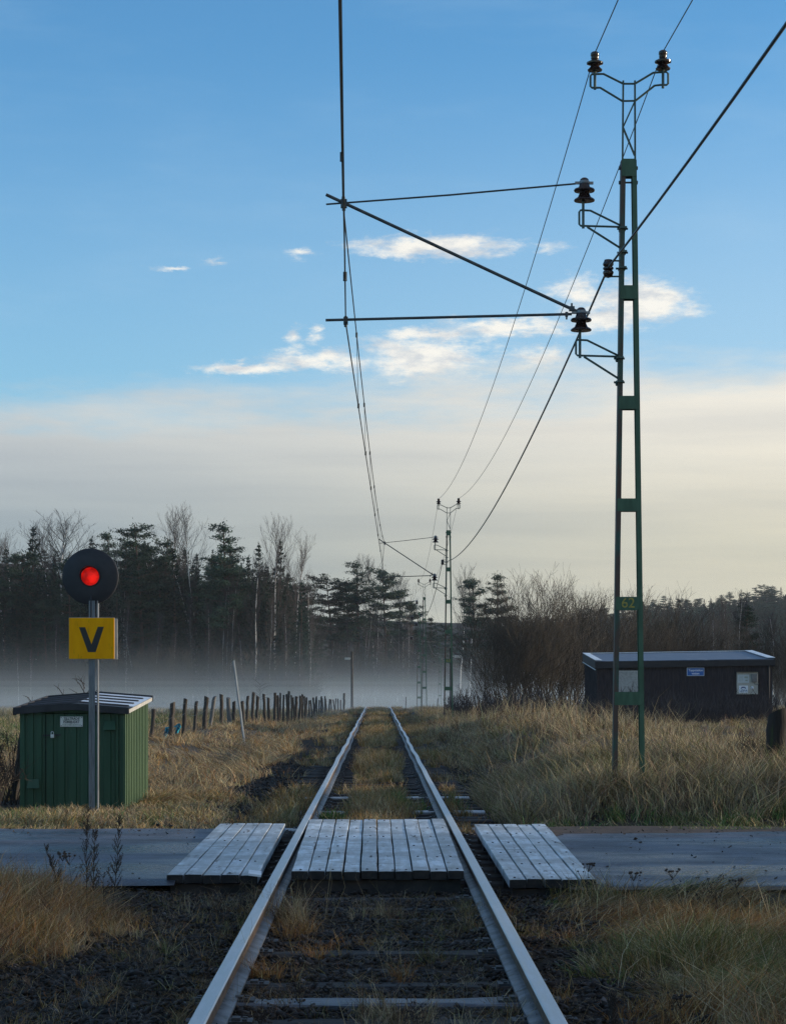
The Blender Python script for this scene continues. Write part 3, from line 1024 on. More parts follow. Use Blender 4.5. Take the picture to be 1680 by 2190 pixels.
CW = wire_obj('contact_wire', cw_pts, 0.0085, 'lower contact wire held by the horizontal arms over the track')
MW = wire_obj('messenger_wire', mw_pts, 0.0085, 'upper carrying wire of the catenary, sagging between the sloping struts over the track')
# droppers between carrying wire and contact wire
for sp in range(1, 4):
    ts = [0.125, 0.235, 0.35, 0.47, 0.59, 0.71, 0.84] if sp < 3 else [0.2, 0.4, 0.6, 0.8]
    for t in ts:
        a = cw[sp].lerp(cw[sp + 1], t); a.z -= 4 * 0.02 * t * (1 - t)
        c = mw[sp].lerp(mw[sp + 1], t); c.z -= 4 * mw_sag[sp] * t * (1 - t)
        b = MB(); b.tube([a, c], 0.004, 5)
        if sp == 1:
            b.tube([a + Vector((0, 0, -.02)), a + Vector((0, 0, .05))], 0.018, 6); b.tube([c + Vector((0, 0, -.05)), c + Vector((0, 0, .02))], 0.018, 6)
        b.build('dropper', M['wire'], MW, org=tuple(mw_pts[0]))
for t in (0.80, 0.955):
    a = cw[0].lerp(cw[1], t); c = mw[0].lerp(mw[1], t); c.z -= 4 * mw_sag[0] * t * (1 - t)
    b = MB(); b.tube([a, c], 0.005, 5)
    b.tube([a + Vector((0, 0, -.03)), a + Vector((0, 0, .06))], 0.022, 6); b.tube([c + Vector((0, 0, -.06)), c + Vector((0, 0, .03))], 0.024, 6)
    b.build('dropper', M['wire'], MW, org=tuple(mw_pts[0]))
f1 = chain([mast_pt(i, 1271.5, 113) for i in range(6)], [0.95, 0.95, 0.9, 0.8, 0.8])
f2 = chain([mast_pt(i, 1417, 110) for i in range(6)], [0.95, 0.95, 0.9, 0.8, 0.8])
rc = chain([mast_pt(i, 1300, 572) for i in range(6)], [0.85, 0.85, 0.8, 0.8, 0.8])
wire_obj('feeder_wire', f1, 0.006, 'thin feeder wire on the left insulators of the mast crossarms')
wire_obj('feeder_wire', f2, 0.006, 'thin feeder wire on the right insulators of the mast crossarms')
wire_obj('return_cable', rc, 0.0125, 'thick dark cable running up to the top right corner past the big mast')

# ------------------------------------------------------------------ signal with the V sign
SD = 25.5
SK = SD / F


def sp_(px, py):
    p = at(px, py, SD)
    return p.x, p.z


sx, _ = sp_(200.5, 1700)
sg = thing('crossing_signal', (sx, SD, -0.15), 'round black signal with lit red lamp over a yellow V sign before the green shed', 'signal')
so = sg.location
b = MB()
w = 0.108; z0, z1 = -0.3, CAMZ + (VY - 1285) * SK
dep = 0.085
for c, d in (((sx - w / 2 + .009, SD, 0), (.018, dep, 0)), ((sx + w / 2 - .006, SD + .012, 0), (.012, dep + .03, 0)), ((sx - .012, SD - dep / 2 + .012, 0), (w - .045, .008, 0)),
             ((sx + .012, SD - dep / 2 + .001, 0), (.012, .014, 0))):
    b.box((c[0], c[1], (z0 + z1) / 2), (d[0], d[1], z1 - z0))
b.build('pole', M['pole'], sg, so)
b = MB()
cx, cz = sp_(193.5, 1233)
rad = 60 * SK
b.lathe((cx, SD - .02, cz), [(rad * .40, 0.002), (rad - .012, 0.0), (rad, 0.008), (rad, 0.042), (rad - .01, 0.05)], 64, 'y')
# dish front with hole ring
for i in range(0):
    pass
b.build('backboard', M['disc'], sg, so, smooth=True)
b = MB()
lr = 19.5 * SK
n = 40
pts = []
prof = [(lr + .006, 0.0), (lr + .010, -0.012), (lr + .004, -0.016), (lr, -0.014), (lr - .003, 0.004)]
b.lathe((cx - .002, SD - .02, cz), prof[:-1], n, 'y')
b.f = b.f[:-2]
# short visor over the lamp
o = len(b.v)
for k in range(19):
    g = math.radians(-20 + 220 * k / 18)
    for (rr_, yy) in ((lr + .006, SD - .02), (lr + .012, SD - .10 * max(0.15, math.sin(math.radians(10 + 160 * k / 18))) - .02)):
        b.v.append((cx - .002 + rr_ * math.cos(g), yy, cz + rr_ * math.sin(g)))
for k in range(18):
    b.f.append((o + 2 * k, o + 2 * k + 2, o + 2 * k + 3, o + 2 * k + 1))
b.build('visor', M['disc'], sg, so, smooth=True)
b = MB()
b.lathe((cx, SD - .024, cz), [(lr, 0.0), (lr * .85, -0.010), (lr * .55, -0.020), (lr * .2, -0.025), (0.002, -0.026)], 40, 'y')
b.build('red_lamp', lens_m, sg, so, smooth=True)
LENS_D.inputs[1].default_value = (cx - so.x + .03, -.05, cz - so.z - .03)
b = MB()
b.box((cx, SD + .14, cz - .02), (.26, .24, .30)); b.box((cx + .01, SD + .02, cz - rad + .02), (.05, .05, .16))
b.build('lamp_housing', M['disc'], sg, so, bevel=0.02)
b = MB()
b.tube([(sx - .028, SD - .03, cz - rad + .1), (sx - .03, SD - .05, cz - rad - .2), (sx - .03, SD - .045, CAMZ + (VY - 1325) * SK)], .009, 6)
b.build('cable', M['disc'], sg, so)
# yellow plates (front one and a second one seen on edge behind it)
xa, za = sp_(149.5, 1322); xb, zb = sp_(246, 1409.5)
b = MB(); b.box(((xa + xb) / 2, SD - .075, (za + zb) / 2), (xb - xa, .012, za - zb))
plate = b.build('sign_plate', M['sign_yellow'], sg, so, bevel=0.004)
b = MB()
b.box(((xa + xb) / 2, SD - .062, (za + zb) / 2), (xb - xa + .006, .012, za - zb + .008))
b.build('sign_back', M['sign_edge'], plate, so)
b = MB()
b.box(((xa + xb) / 2 + .02, SD + .075, (za + zb) / 2 - .004), (xb - xa, .014, za - zb))
b.build('sign_plate', M['sign_edge'], sg, so, bevel=0.004)
b = MB()
V_ = [(171, 1342), (184, 1342), (197.5, 1378.5), (211, 1341), (224, 1341), (206.5, 1395), (190, 1395)]
V_ = [sp_(px * 1.0, py) for px, py in V_]
b.add([(x, SD - .0822, z) for x, z in V_], [(0, 6, 2, 1), (2, 6, 5), (2, 5, 4, 3)])
b.add([(x, SD - .0812, z) for x, z in V_], [(0, 1, 2, 6), (2, 5, 6), (2, 3, 4, 5)])
b.build('letter', M['sign_black'], plate, so)

# ------------------------------------------------------------------ green equipment shed
HD = 26.3
hl, hr = at(42.5, 1600, HD).x, at(268, 1600, HD).x
hb_ = 2.55
zb0 = -0.16
zf = at(0, 1522.5, HD).z
shed = thing('equipment_shed', ((hl + hr) / 2, HD + hb_ / 2, zb0), 'small green corrugated metal shed with a padlocked door and a white notice, behind the signal', 'shed')
ho = shed.location
wd = hr - hl


def ridged(x0, x1, n, depth, y, zlo, ztop, along='x', fix=0.0, duty=0.5, ztop2=None):
    """corrugated sheet from x0 to x1; profile alternates between two planes; ztop(x) gives the upper edge"""
    b = MB()
    prof = []
    p = (x1 - x0) / n
    for i in range(n):
        a = x0 + i * p
        prof += [(a, 0), (a + p * duty * .9, 0), (a + p * duty, depth), (a + p * .97, depth)]
    prof.append((x1, 0))
    o = len(b.v)
    for (u, d) in prof:
        zt = ztop(u)
        if along == 'x':
            b.v += [(u, y + d, zlo), (u, y + d, zt)]
        else:
            b.v += [(y - d, u, zlo), (y - d, u, zt)]
    for i in range(len(prof) - 1):
        b.f.append((2 * i, 2 * i + 2, 2 * i + 3, 2 * i + 1))
    return b


xc_ = (hl + hr) / 2
gable = lambda x: zf + 0.055 * (1 - abs(x - xc_) / (wd / 2))
dx0, dx1 = at(97, 0, HD).x, at(247, 0, HD).x
b = ridged(hl, dx0, 3, 0.016, HD, zb0, gable, duty=.62); b.build('front_wall', M['shed'], shed, ho)
b = ridged(dx1, hr, 2, 0.016, HD, zb0, gable, duty=.62); b.build('front_wall', M['shed'], shed, ho)
zdoor = at(0, 1527, HD).z
b = MB()
b.prism_y([(dx0, zdoor + .012), (dx1, zdoor + .012), (dx1, gable(dx1)), (xc_, gable(xc_)), (dx0, gable(dx0))], HD, HD + .02)
b.build('front_wall', M['shed'], shed, ho)
b = ridged(dx0 + .006, dx1 - .006, 6, 0.014, HD + .012, zb0 + .02, lambda x: zdoor, duty=.66)
door = b.build('door', M['shed'], shed, ho)
# side walls, back
zr0 = zf; zr1 = zf + 0.125
sidez = lambda yy: zr0 + (zr1 - zr0) * (yy - HD) / hb_ - .02
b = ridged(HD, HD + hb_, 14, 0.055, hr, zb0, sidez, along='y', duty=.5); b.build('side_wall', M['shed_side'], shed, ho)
b = ridged(HD, HD + hb_, 17, -0.03, hl, zb0, sidez, along='y', duty=.45); b.build('side_wall', M['shed'], shed, ho)
b = MB(); b.box((xc_, HD + hb_ - .01, (zb0 + zr1) / 2), (wd - .02, .02, zr1 - zb0)); b.build('back_wall', M['shed'], shed, ho)
b = MB(); b.box((hr - .012, HD - .002, (zb0 + zf) / 2), (.03, .02, zf - zb0 - .01)); b.box((hr - .03, HD + hb_ - .03, (zb0 + zr1) / 2 - .02), (.07, .07, zr1 - zb0 - .04)); b.build('corner_trim', M['shed_side'], shed, ho)
# roof: shallow ridged sheets, each overlapping step a little higher than the one before it
rl, rr_ = hl - .055, hr + .05
rz = lambda x, y: zf + .035 + 0.055 * (1 - abs(x - xc_) / (wd / 2 + .05)) + (zr1 - zr0) * (y - HD) / hb_
roof = None
NB = 5
yr0, yr1 = HD - .07, HD + hb_ + .07
b = MB()
for i in range(NB):
    ya = yr0 + (yr1 - yr0) * i / NB; yb = yr0 + (yr1 - yr0) * (i + 1) / NB
    b.v += []
    o = len(b.v)
    for yy in (ya, yb):
        for x in (rl, xc_, rr_):
            b.v.append((x, yy, rz(x, yy)))
    b.f += [(o, o + 1, o + 4, o + 3), (o + 1, o + 2, o + 5, o + 4)]
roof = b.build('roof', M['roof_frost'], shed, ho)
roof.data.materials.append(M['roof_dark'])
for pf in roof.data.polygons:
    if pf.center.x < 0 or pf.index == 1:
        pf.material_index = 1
for i in range(1, NB):
    b = MB()
    ya = yr0 + (yr1 - yr0) * i / NB
    for (xa_, xb_) in ((rl - .002, xc_), (xc_, rr_ - .06)):
        za_, zb_ = rz(xa_, ya), rz(xb_, ya)
        b.add([(xa_, ya - .05, za_ + .003), (xb_, ya - .05, zb_ + .003), (xb_, ya + .05, zb_ + .003), (xa_, ya + .05, za_ + .003),
               (xa_, ya - .03, za_ + .016), (xb_, ya - .03, zb_ + .016), (xb_, ya + .03, zb_ + .016), (xa_, ya + .03, za_ + .016)],
              [(0, 1, 5, 4), (1, 2, 6, 5), (2, 3, 7, 6), (3, 0, 4, 7), (4, 5, 6, 7)])
    b.build('roof_rib', M['roof_dark'], roof, ho)
b = MB()
b.prism_y([(rl - .01, rz(rl, yr0) - .062), (xc_, rz(xc_, yr0) - .062), (rr_ + .004, rz(rr_, yr0) - .062), (rr_ + .004, rz(rr_, yr0) + .02), (xc_, rz(xc_, yr0) + .02), (rl - .01, rz(rl, yr0) + .02)], yr0 - .022, yr0 + .014)
for (xe, dxe) in ((rl - .012, -.01),):
    b.add([(xe + d, yy, rz(rl, yy) + h) for d in (-.01, .012) for yy in (yr0 + .016, yr1) for h in (-.075, .02)], [(0, 2, 3, 1), (4, 5, 7, 6), (1, 3, 7, 5), (0, 4, 6, 2), (2, 6, 7, 3)])
b.prism_y([(rl, rz(rl, yr1) - .06), (xc_, rz(xc_, yr1) - .06), (rr_ + .012, rz(rr_, yr1) - .06), (rr_ + .012, rz(rr_, yr1) + .022), (xc_, rz(xc_, yr1) + .022), (rl, rz(rl, yr1) + .022)], yr1 - .015, yr1 + .02)
b.build('fascia', M['roof_dark'], shed, ho)
b = MB()
b.add([(rr_ + d, yy, rz(rr_, yy) + h) for d in (-.01, .004) for yy in (yr0 + .02, yr1 - .02) for h in (-.05, -.004)], [(0, 2, 3, 1), (4, 5, 7, 6), (1, 3, 7, 5), (0, 4, 6, 2)])
b.build('edge_trim', M['sign_edge'], shed, ho)
# vents, notice, hasp, padlock
for (px, py) in ((439.6, 2901.5), (135.4, 3134.5)):
    px, py = px / 1.87, py / 1.87
    p = at(px, py, HD)
    b = MB()
    b.add([(p.x - .065, HD - .004, p.z + .055), (p.x + .06, HD - .004, p.z + .055), (p.x + .075, HD - .055, p.z - .055), (p.x - .08, HD - .055, p.z - .055), (p.x + .065, HD, p.z - .055), (p.x - .07, HD, p.z - .055)],
          [(0, 3, 2, 1), (2, 3, 5, 4), (0, 5, 3), (1, 2, 4)])
    b.build('vent_hood', M['shed'], shed, ho)
p = at((740 * .387) / 1.87, (2700 + 482 * .387) / 1.87, HD)
b = MB(); b.box((p.x, HD - .008, p.z), (.275, .006, .123))
nt = b.build('notice', M['sign_white'], door, ho)
text_mesh('text', 'TILLTRÄDE', .044, M['sign_black'], (p.x, HD - .0125, p.z + .036), nt, ho, sx=.9, bold=.0008)
text_mesh('text', 'FÖRBJUDET', .044, M['sign_black'], (p.x, HD - .0125, p.z - .004), nt, ho, sx=.86, bold=.0008)
text_mesh('text', 'FÖR OBEHÖRIGA', .034, M['sign_faded'], (p.x, HD - .0125, p.z - .042), nt, ho, sx=.86)
b = MB()
for i in (-1, 1):
    for j in (-1, 1):
        b.lathe((p.x + i * .126, HD - .013, p.z + j * .05), [(.006, 0), (.005, -.003)], 8, 'y')
b.build('screws', M['post'], nt, ho)
p = at((545 * .387) / 1.87, (2700 + 632 * .387) / 1.87, HD)
b = MB(); b.box((p.x, HD - .03, p.z), (.045, .02, .045))
pl_ = b.build('padlock', M['galv'], door, ho, bevel=0.004)
b = MB(); b.tube([(p.x - .015, HD - .03, p.z + .02)] + [(p.x + .015 * math.cos(g), HD - .03, p.z + .042 + .015 * math.sin(g)) for g in np.linspace(math.pi, 0, 8)] + [(p.x + .015, HD - .03, p.z + .02)], .0045, 6)
b.build('shackle', M['galv'], pl_, ho)
b = MB(); b.bar((p.x - .12, HD - .012, p.z + .008), (p.x + .10, HD - .012, p.z + .016), .018, .012)
b.build('hasp', M['roof_dark'], door, ho)

# ------------------------------------------------------------------ brown tap-station hut
TD = 80.0
TK = TD / F


def tp(px, py, D=TD):
    p = at(px, py, D); return p


A = tp(1274, 1414.5); B = tp(1652.8, 1409); Bk = 84.8
Cl = tp(1247, 1399, Bk); Cr = tp(1607.6, 1393.5, Bk)
zg = 0.06
hut = thing('tap_hut', ((A.x + B.x) / 2, (TD + Bk) / 2, zg), 'low dark brown board hut with sloping frosty roof and blue sign behind the bank', 'hut')
to = hut.location
lx0, lx1 = A.x + .05, B.x - .05
top_l, top_r = A.z - .16, B.z - .16
b = MB()
nb = 46
for i in range(nb):
    xa = lx0 + (lx1 - lx0) * i / nb; xb = lx0 + (lx1 - lx0) * (i + 1) / nb
    t = (i + .5) / nb
    zt = top_l + (top_r - top_l) * t
    b.box(((xa + xb) / 2, TD + .02, (zg + zt) / 2), (xb - xa + .001, .024 + .001 * (i % 2), zt - zg))
    b.box((xa, TD - .004, (zg + zt) / 2), (.045, .025, zt - zg - .002))
b.build('front_wall', M['hut'], hut, to)
b = MB()
for s, xx in ((-1, lx0), (1, lx1)):
    b.add([(xx, TD + .033, zg), (xx, Bk - .1, zg), (xx, Bk - .1, Cl.z - .2), (xx, TD + .033, top_l - .002)], [(0, 1, 2, 3) if s < 0 else (3, 2, 1, 0)])
    for k in range(22):
        yy = TD + .15 + (Bk - TD - .3) * k / 21
        zt = top_l + (Cl.z - .2 - top_l) * (yy - TD) / (Bk - .1 - TD)
        b.box((xx + s * .012, yy, (zg + zt) / 2), (.022, .05, zt - zg - .004))
b.add([(lx0, Bk - .1, zg), (lx1, Bk - .1, zg), (lx1, Bk - .1, Cr.z - .2), (lx0, Bk - .1, Cl.z - .2)], [(0, 3, 2, 1)])
b.build('side_wall', M['hut'], hut, to)
b = MB(); b.box(((lx0 + lx1) / 2, (TD + Bk) / 2, zg - .06), (lx1 - lx0 + .04, Bk - TD + .02, .13)); b.build('plinth', M['grey_box'], hut, to)
# roof slab
b = MB()
v = [(A.x, TD - .12, A.z), (B.x, TD - .12, B.z), (Cr.x, Bk, Cr.z), (Cl.x, Bk, Cl.z)]
v = v + [(x, y, z - .05) for x, y, z in v]
b.add(v, [(0, 1, 2, 3), (7, 6, 5, 4), (0, 4, 5, 1), (1, 5, 6, 2), (2, 6, 7, 3), (3, 7, 4, 0)])
roof = b.build('roof', M['hut_roof'], hut, to)
b = MB()   # front fascia and left gable board
b.add([(A.x - .02, TD - .14, A.z - .27), (B.x + .02, TD - .14, B.z - .25), (B.x + .02, TD - .14, B.z - .03), (A.x - .02, TD - .14, A.z - .01),
       (A.x - .02, TD - .11, A.z - .27), (B.x + .02, TD - .11, B.z - .25), (B.x + .02, TD - .11, B.z - .03), (A.x - .02, TD - .11, A.z - .01)],
      [(0, 1, 2, 3), (7, 6, 5, 4), (3, 2, 6, 7), (0, 4, 5, 1), (0, 3, 7, 4), (1, 5, 6, 2)])
for (F0, F1, s) in ((A, Cl, -1), (B, Cr, 1)):
    x0_, x1_ = F0.x + s * .02, F0.x + s * .045
    b.add([(x0_, TD - .10, F0.z - .30), (x0_, Bk, F1.z - .30), (x0_, Bk, F1.z + .03), (x0_, TD - .10, F0.z + .03),
           (x1_, TD - .10, F0.z - .30), (x1_, Bk, F1.z - .30), (x1_, Bk, F1.z + .03), (x1_, TD - .10, F0.z + .03)],
          [(0, 1, 2, 3), (7, 6, 5, 4), (3, 2, 6, 7), (0, 4, 5, 1), (0, 3, 7, 4), (1, 5, 6, 2)])
b.build('fascia', M['hut_dark'], hut, to)
b = MB()   # pale metal edge strips along both gables, thin rear upstand, white line under the left gable board
for (F0, F1, s, wid) in ((A, Cl, -1, .26), (B, Cr, 1, .30)):
    xo = F0.x + s * .05; xi = F0.x - s * (wid - .05)
    v = [(xo, TD - .11, F0.z + .035), (xi, TD - .11, F0.z + .03), (xi, Bk, F1.z + .03), (xo, Bk, F1.z + .035)]
    v = v + [(x, y, z + .018) for x, y, z in v]
    b.add(v, [(3, 2, 1, 0), (4, 5, 6, 7), (0, 1, 5, 4), (1, 2, 6, 5), (2, 3, 7, 6), (3, 0, 4, 7)])
b.bar((A.x, Bk + .01, Cl.z + .03), (B.x, Bk + .01, Cr.z + .03), .03, .03)
b.bar((A.x - .035, TD - .1, A.z - .315), (A.x - .035, Bk, Cl.z - .315), .03, .03)
b.build('edge_strip', M['frost'], roof, to)
# window seen between the mast legs
wl_, wr_ = tp(1319, 0).x, tp(1368, 0).x
b = MB(); b.box(((wl_ + wr_) / 2, TD - .025, 1.50), (wr_ - wl_, .03, .84)); wn = b.build('window', M['sign_edge'], hut, to)
b = MB(); b.box(((wl_ + wr_) / 2, TD - .042, 1.50), (wr_ - wl_ - .08, .012, .76)); b.build('pane', M['window_film'], wn, to)
# blue sign
p = tp(1486.3, 1437)
b = MB(); b.box((p.x, TD - .03, p.z), (.645, .018, .305)); sgn_ = b.build('name_sign', M['white_text'], hut, to, bevel=.008)
b = MB(); b.box((p.x, TD - .0405, p.z), (.612, .006, .272)); b.build('sign_face', M['blue_sign'], sgn_, to, bevel=.002)
text_mesh('text', 'Tappstation', .115, M['white_text'], (p.x, TD - .0465, p.z + .055), sgn_, to, sx=.98, bold=.002)
text_mesh('text', 'vatten', .115, M['white_text'], (p.x, TD - .0465, p.z - .062), sgn_, to, sx=1.0, bold=.002)
# tap board
bl, br = tp(1574, 0).x, tp(1619, 0).x
bz1, bz0 = CAMZ + (VY - 1437.5) * TK, CAMZ + (VY - 1485) * TK
b = MB(); b.box(((bl + br) / 2, TD - .05, (bz0 + bz1) / 2), (br - bl, .08, bz1 - bz0)); bd_ = b.build('tap_board', M['board'], hut, to)
b = MB(); b.box(((bl + br) / 2, TD - .10, bz1 + .012), (br - bl + .06, .20, .022)); b.build('hood', M['hut_dark'], bd_, to)
u = (br - bl)
b = MB(); b.box((bl + .32 * u, TD - .094, bz1 - .25), (.42, .008, .30)); pp = b.build('paper', M['paper'], bd_, to)
b = MB()
for k in range(7):
    b.box((bl + .20 * u, TD - .0995, bz1 - .15 - k * .03), (.15, .002, .008))
b.box((bl + .44 * u, TD - .0995, bz1 - .20), (.13, .002, .07)); b.box((bl + .46 * u, TD - .0995, bz1 - .31), (.10, .002, .05))
b.build('print', M['sign_faded'], pp, to)
b = MB(); b.box((bl + .82 * u, TD - .15, bz1 - .22), (.20, .13, .30)); b.build('meter_box', M['grey_box'], bd_, to, bevel=.01)
b = MB(); b.tube([(bl + .8 * u, TD - .12, bz1 - .37), (bl + .86 * u, TD - .13, bz1 - .47), (bl + 1.02 * u, TD - .12, bz1 - .46), (bl + 1.04 * u, TD - .1, bz1 - .40)], .009, 6); b.build('hose', M['steel'], bd_, to)
b = MB(); b.lathe((bl + .73 * u, TD - .09, bz0 + .235), [(.062, 0), (.062, -.03), (.05, -.055), (.02, -.065)], 18, 'y'); b.build('tap_knob', M['frost'], bd_, to, smooth=True)
b = MB(); b.box((bl + .77 * u, TD - .12, bz0 - .02), (.07, .09, .05)); b.tube([(bl + .7 * u, TD - .12, bz0 + .01), (bl + .84 * u, TD - .12, bz0 - .01)], .012, 6); b.build('tap', M['hut_dark'], bd_, to)
b = MB(); b.box((bl + .31 * u, TD - .094, bz0 + .19), (.34, .008, .265)); lg = b.build('logo_plate', M['white_text'], bd_, to)
text_mesh('logo_text', 'LEVA', .125, M['blue_text'], (bl + .31 * u, TD - .0995, bz0 + .13), lg, to, sx=1.02, bold=.003)
b = MB()
for (r0, r1, zc) in ((.115, .075, .19),):
    c0 = bl + .31 * u; o = len(b.v)
    for k in range(15):
        g = math.pi * (0.10 + .80 * k / 14)
        b.v += [(c0 + r0 * math.cos(g), TD - .0995, bz0 + zc + r0 * .72 * math.sin(g)), (c0 + r1 * 1.05 * math.cos(g), TD - .0995, bz0 + zc + r1 * .55 * math.sin(g))]
    for k in range(14):
        b.f.append((o + 2 * k, o + 2 * k + 1, o + 2 * k + 3, o + 2 * k + 2))
b.build('logo_arc', M['blue_text'], lg, to)
b = MB(); c0 = bl + .31 * u
o = 0
for k in range(9):
    g = math.pi * (0.32 + .36 * k / 8)
    b.v += [(c0 + .145 * math.cos(g), TD - .0995, bz0 + .19 + .145 * .66 * math.sin(g)), (c0 + .128 * math.cos(g), TD - .0995, bz0 + .19 + .128 * .66 * math.sin(g))]
for k in range(8):
    b.f.append((2 * k, 2 * k + 1, 2 * k + 3, 2 * k + 2))
b.build('logo_stroke', M['red_text'], lg, to)
b = MB(); b.tube([(lx1 - .12, TD - .05, zg), (lx1 - .12, TD - .05, B.z - .2)], .035, 8); b.build('downpipe', M['hut_dark'], hut, to)
# frosty paving in front of the hut
grid_mesh('paving', np.linspace(12.2, 20, 12), np.linspace(74.5, 79.9, 8), lambda X, Y: np.full_like(X, 0.055) + .01 * vnoise(X, Y, 1, 3), M['hut_roof'])

# ------------------------------------------------------------------ posts, fence, lamps
def rough_post(D, px0, py0, px1, py1, wpx, m, name='fence_post', label='', group=None, sides=9, sink=.25, flat=1.0):
    """post whose top centre is seen at (px0,py0) and base at (px1,py1)"""
    T_ = at(px0, py0, D); B_ = at(px1, py1, D)
    gz = float(ground_z(B_.x, D))
    k = (gz - sink - T_.z) / (B_.z - T_.z)
    B2 = T_.lerp(B_, k)
    r = wpx / 2 * D / F
    rr = random.Random(int(px0 * 13 + D))
    b = MB()
    n = 9
    pts = []; rad = []
    for i in range(n + 1):
        t = i / n
        p = B2.lerp(T_, t)
        pts.append(p + Vector((rr.uniform(-.08, .08) * r * 2, rr.uniform(-.05, .05) * r, 0))); rad.append(r * (1.03 - .05 * t) * rr.uniform(.95, 1.05))
    pts[-1] = pts[-1] + Vector((0, 0, 0))
    b.tube(pts, rad, sides)
    # slightly slanted sawn top
    o = len(b.v) - sides
    sl_x, sl_y = rr.uniform(-.5, .5), rr.uniform(-.4, .4)
    for i in range(sides):
        v = b.v[o + i]
        b.v[o + i] = (v[0], v[1], v[2] + (v[0] - T_.x) * sl_x + (v[1] - T_.y) * sl_y)
    ob = b.build(name, m, org=(B2.x, B2.y, gz), smooth=True)
    return tag(ob, label, 'post', group)


FP = [(108, 472, 88, 740, 28), (260, 420, 240, 720, 35), (363, 392, 345, 710, 28), (450, 413, 435, 665, 24), (530, 373, 512, 630, 32), (595, 374, 565, 580, 26), (650, 355, 650, 570, 26), (705, 383, 712, 525, 28), (748, 415, 746, 555, 24),
      (818, 422, 822, 540, 24), (857, 380, 857, 490, 20), (903, 353, 903, 475, 22), (936, 362, 940, 470, 22), (993, 370, 993, 490, 20), (1025, 375, 1030, 500, 20), (1074, 352, 1074, 500, 20), (1099, 365, 1104, 500, 20), (1117, 360, 1118, 480, 12),
      (1146, 362, 1146, 440, 13), (1171, 360, 1172, 450, 14), (1187, 350, 1190, 450, 16), (1207, 380, 1207, 450, 12), (1225, 370, 1228, 460, 13), (1250, 375, 1250, 455, 22), (1280, 373, 1280, 455, 18), (1297, 375, 1297, 450, 15), (1312, 385, 1312, 450, 12),
      (1332, 378, 1332, 450, 14), (1350, 402, 1350, 455, 11), (1367, 395, 1367, 455, 11), (1386, 381, 1386, 450, 13), (1402, 390, 1402, 450, 10), (1415, 388, 1415, 450, 11), (1428, 390, 1428, 450, 10), (1446, 391, 1446, 445, 12), (1460, 392, 1460, 445, 9),
      (1475, 391, 1475, 445, 10), (1487, 393, 1487, 445, 10), (1511, 398, 1511, 445, 11), (1530, 397, 1530, 440, 9), (1546, 398, 1546, 440, 8), (1565, 400, 1565, 440, 8), (1585, 396, 1585, 440, 9), (1603, 396, 1603, 440, 9), (1630, 346, 1630, 440, 15)]
FL = {0: 'thin lichen-grey fence post nearest the green shed', 1: 'thick dark fence post with the turquoise rag tied behind it', 2: 'dark fence post with a wider cap, next beyond the rag post', 3: 'short dark fence post, third beyond the green shed after the rag post',
      4: 'tall thick fence post leaning right with wire running to its top', 5: 'grey leaning fence post with pale bare wood, beside the tall thick one', 6: 'upright dark square-topped fence post left of the pale leaning pole', 7: 'short grey fence post with flaking bark just left of the pale pole',
      8: 'stubby dark fence post touching the pale leaning pole', 9: 'stubby dark fence post just right of the pale leaning pole', 11: 'tall square-topped fence post left of the bare fence twig', 15: 'tall dark fence post right of the bare fence twig',
      44: 'tallest far fence post, standing apart in the mist near the left lamp post'}
post_pos = []
for i, (a, c, d, e, w) in enumerate(FP):
    D = 58.8 + 3.0 * i if i < 9 else 85 + (i - 9) * 1.5
    if i == 44:
        D = 141
    cv = lambda u, v: (299.5 + u * .2674, 1390.4 + v * .2674)
    p0, p1 = cv(a, c), cv(d, e)
    if i >= 9 and i != 44:
        jr = random.Random(i * 7)
        p0 = (p0[0] + jr.uniform(-1.6, 1.6), p0[1] + jr.uniform(-6, 3)); p1 = (p1[0] + jr.uniform(-1.2, 1.2), p1[1])
    m = M['post_grey'] if i in (5, 7) else M['post']
    lab = FL.get(i) or ('dark fence post in the close row before the mist' if i < 24 else 'small fence post fading into the mist at the far end of the row')
    rough_post(D, *p0, *p1, w * .2674 * 1.2, m, label=lab, group='fence posts along the field')
    post_pos.append((at(p0[0], p0[1], D), D))
# sagging fence wires between the posts
for off in (.12, .42):
    pts = []
    for k in range(len(post_pos) - 1):
        a, c = post_pos[k][0], post_pos[k + 1][0]
        for t in (0, .33, .66):
            p = a.lerp(c, t); p.z -= off + .05 * math.sin(math.pi * t); p.y -= .06
            pts.append(p)
    b = MB(); b.tube(pts, .0045, 4)
    tag(b.build('fence_wire', M['wire'], org=tuple(pts[0])), ('upper' if off < .2 else 'lower') + ' sagging fence wire strung along the row of posts by the field', 'fence wire')
# turquoise rag
p = at(299.5 + 252 * .2674, 1390.4 + 625 * .2674, 62.1)
b = MB()
rr = random.Random(3)
for s, cx_, wx in ((-1, -.17, .09), (1, .17, .12)):
    n1, n2 = 6, 8
    o = len(b.v)
    for j in range(n2 + 1):
        for i in range(n1 + 1):
            u = i / n1 - .5; v = j / n2
            b.v.append((p.x + cx_ + wx * u * (1.2 - .5 * abs(v - .4)) + .03 * math.sin(5 * v), p.y + .07 + .04 * math.sin(9 * u + 4 * v), p.z + (.12 if s > 0 else .02) - .28 * v + .05 * u * s))
    for j in range(n2):
        for i in range(n1):
            a = o + j * (n1 + 1) + i
            b.f.append((a, a + 1, a + n1 + 2, a + n1 + 1))
b.bar((p.x - .18, p.y + .085, p.z), (p.x + .18, p.y + .085, p.z + .06), .05, .01)
tag(b.build('plastic_rag', M['plastic'], org=p, smooth=True), 'turquoise plastic rag caught on the thick fence post right of the green shed', 'plastic rag')

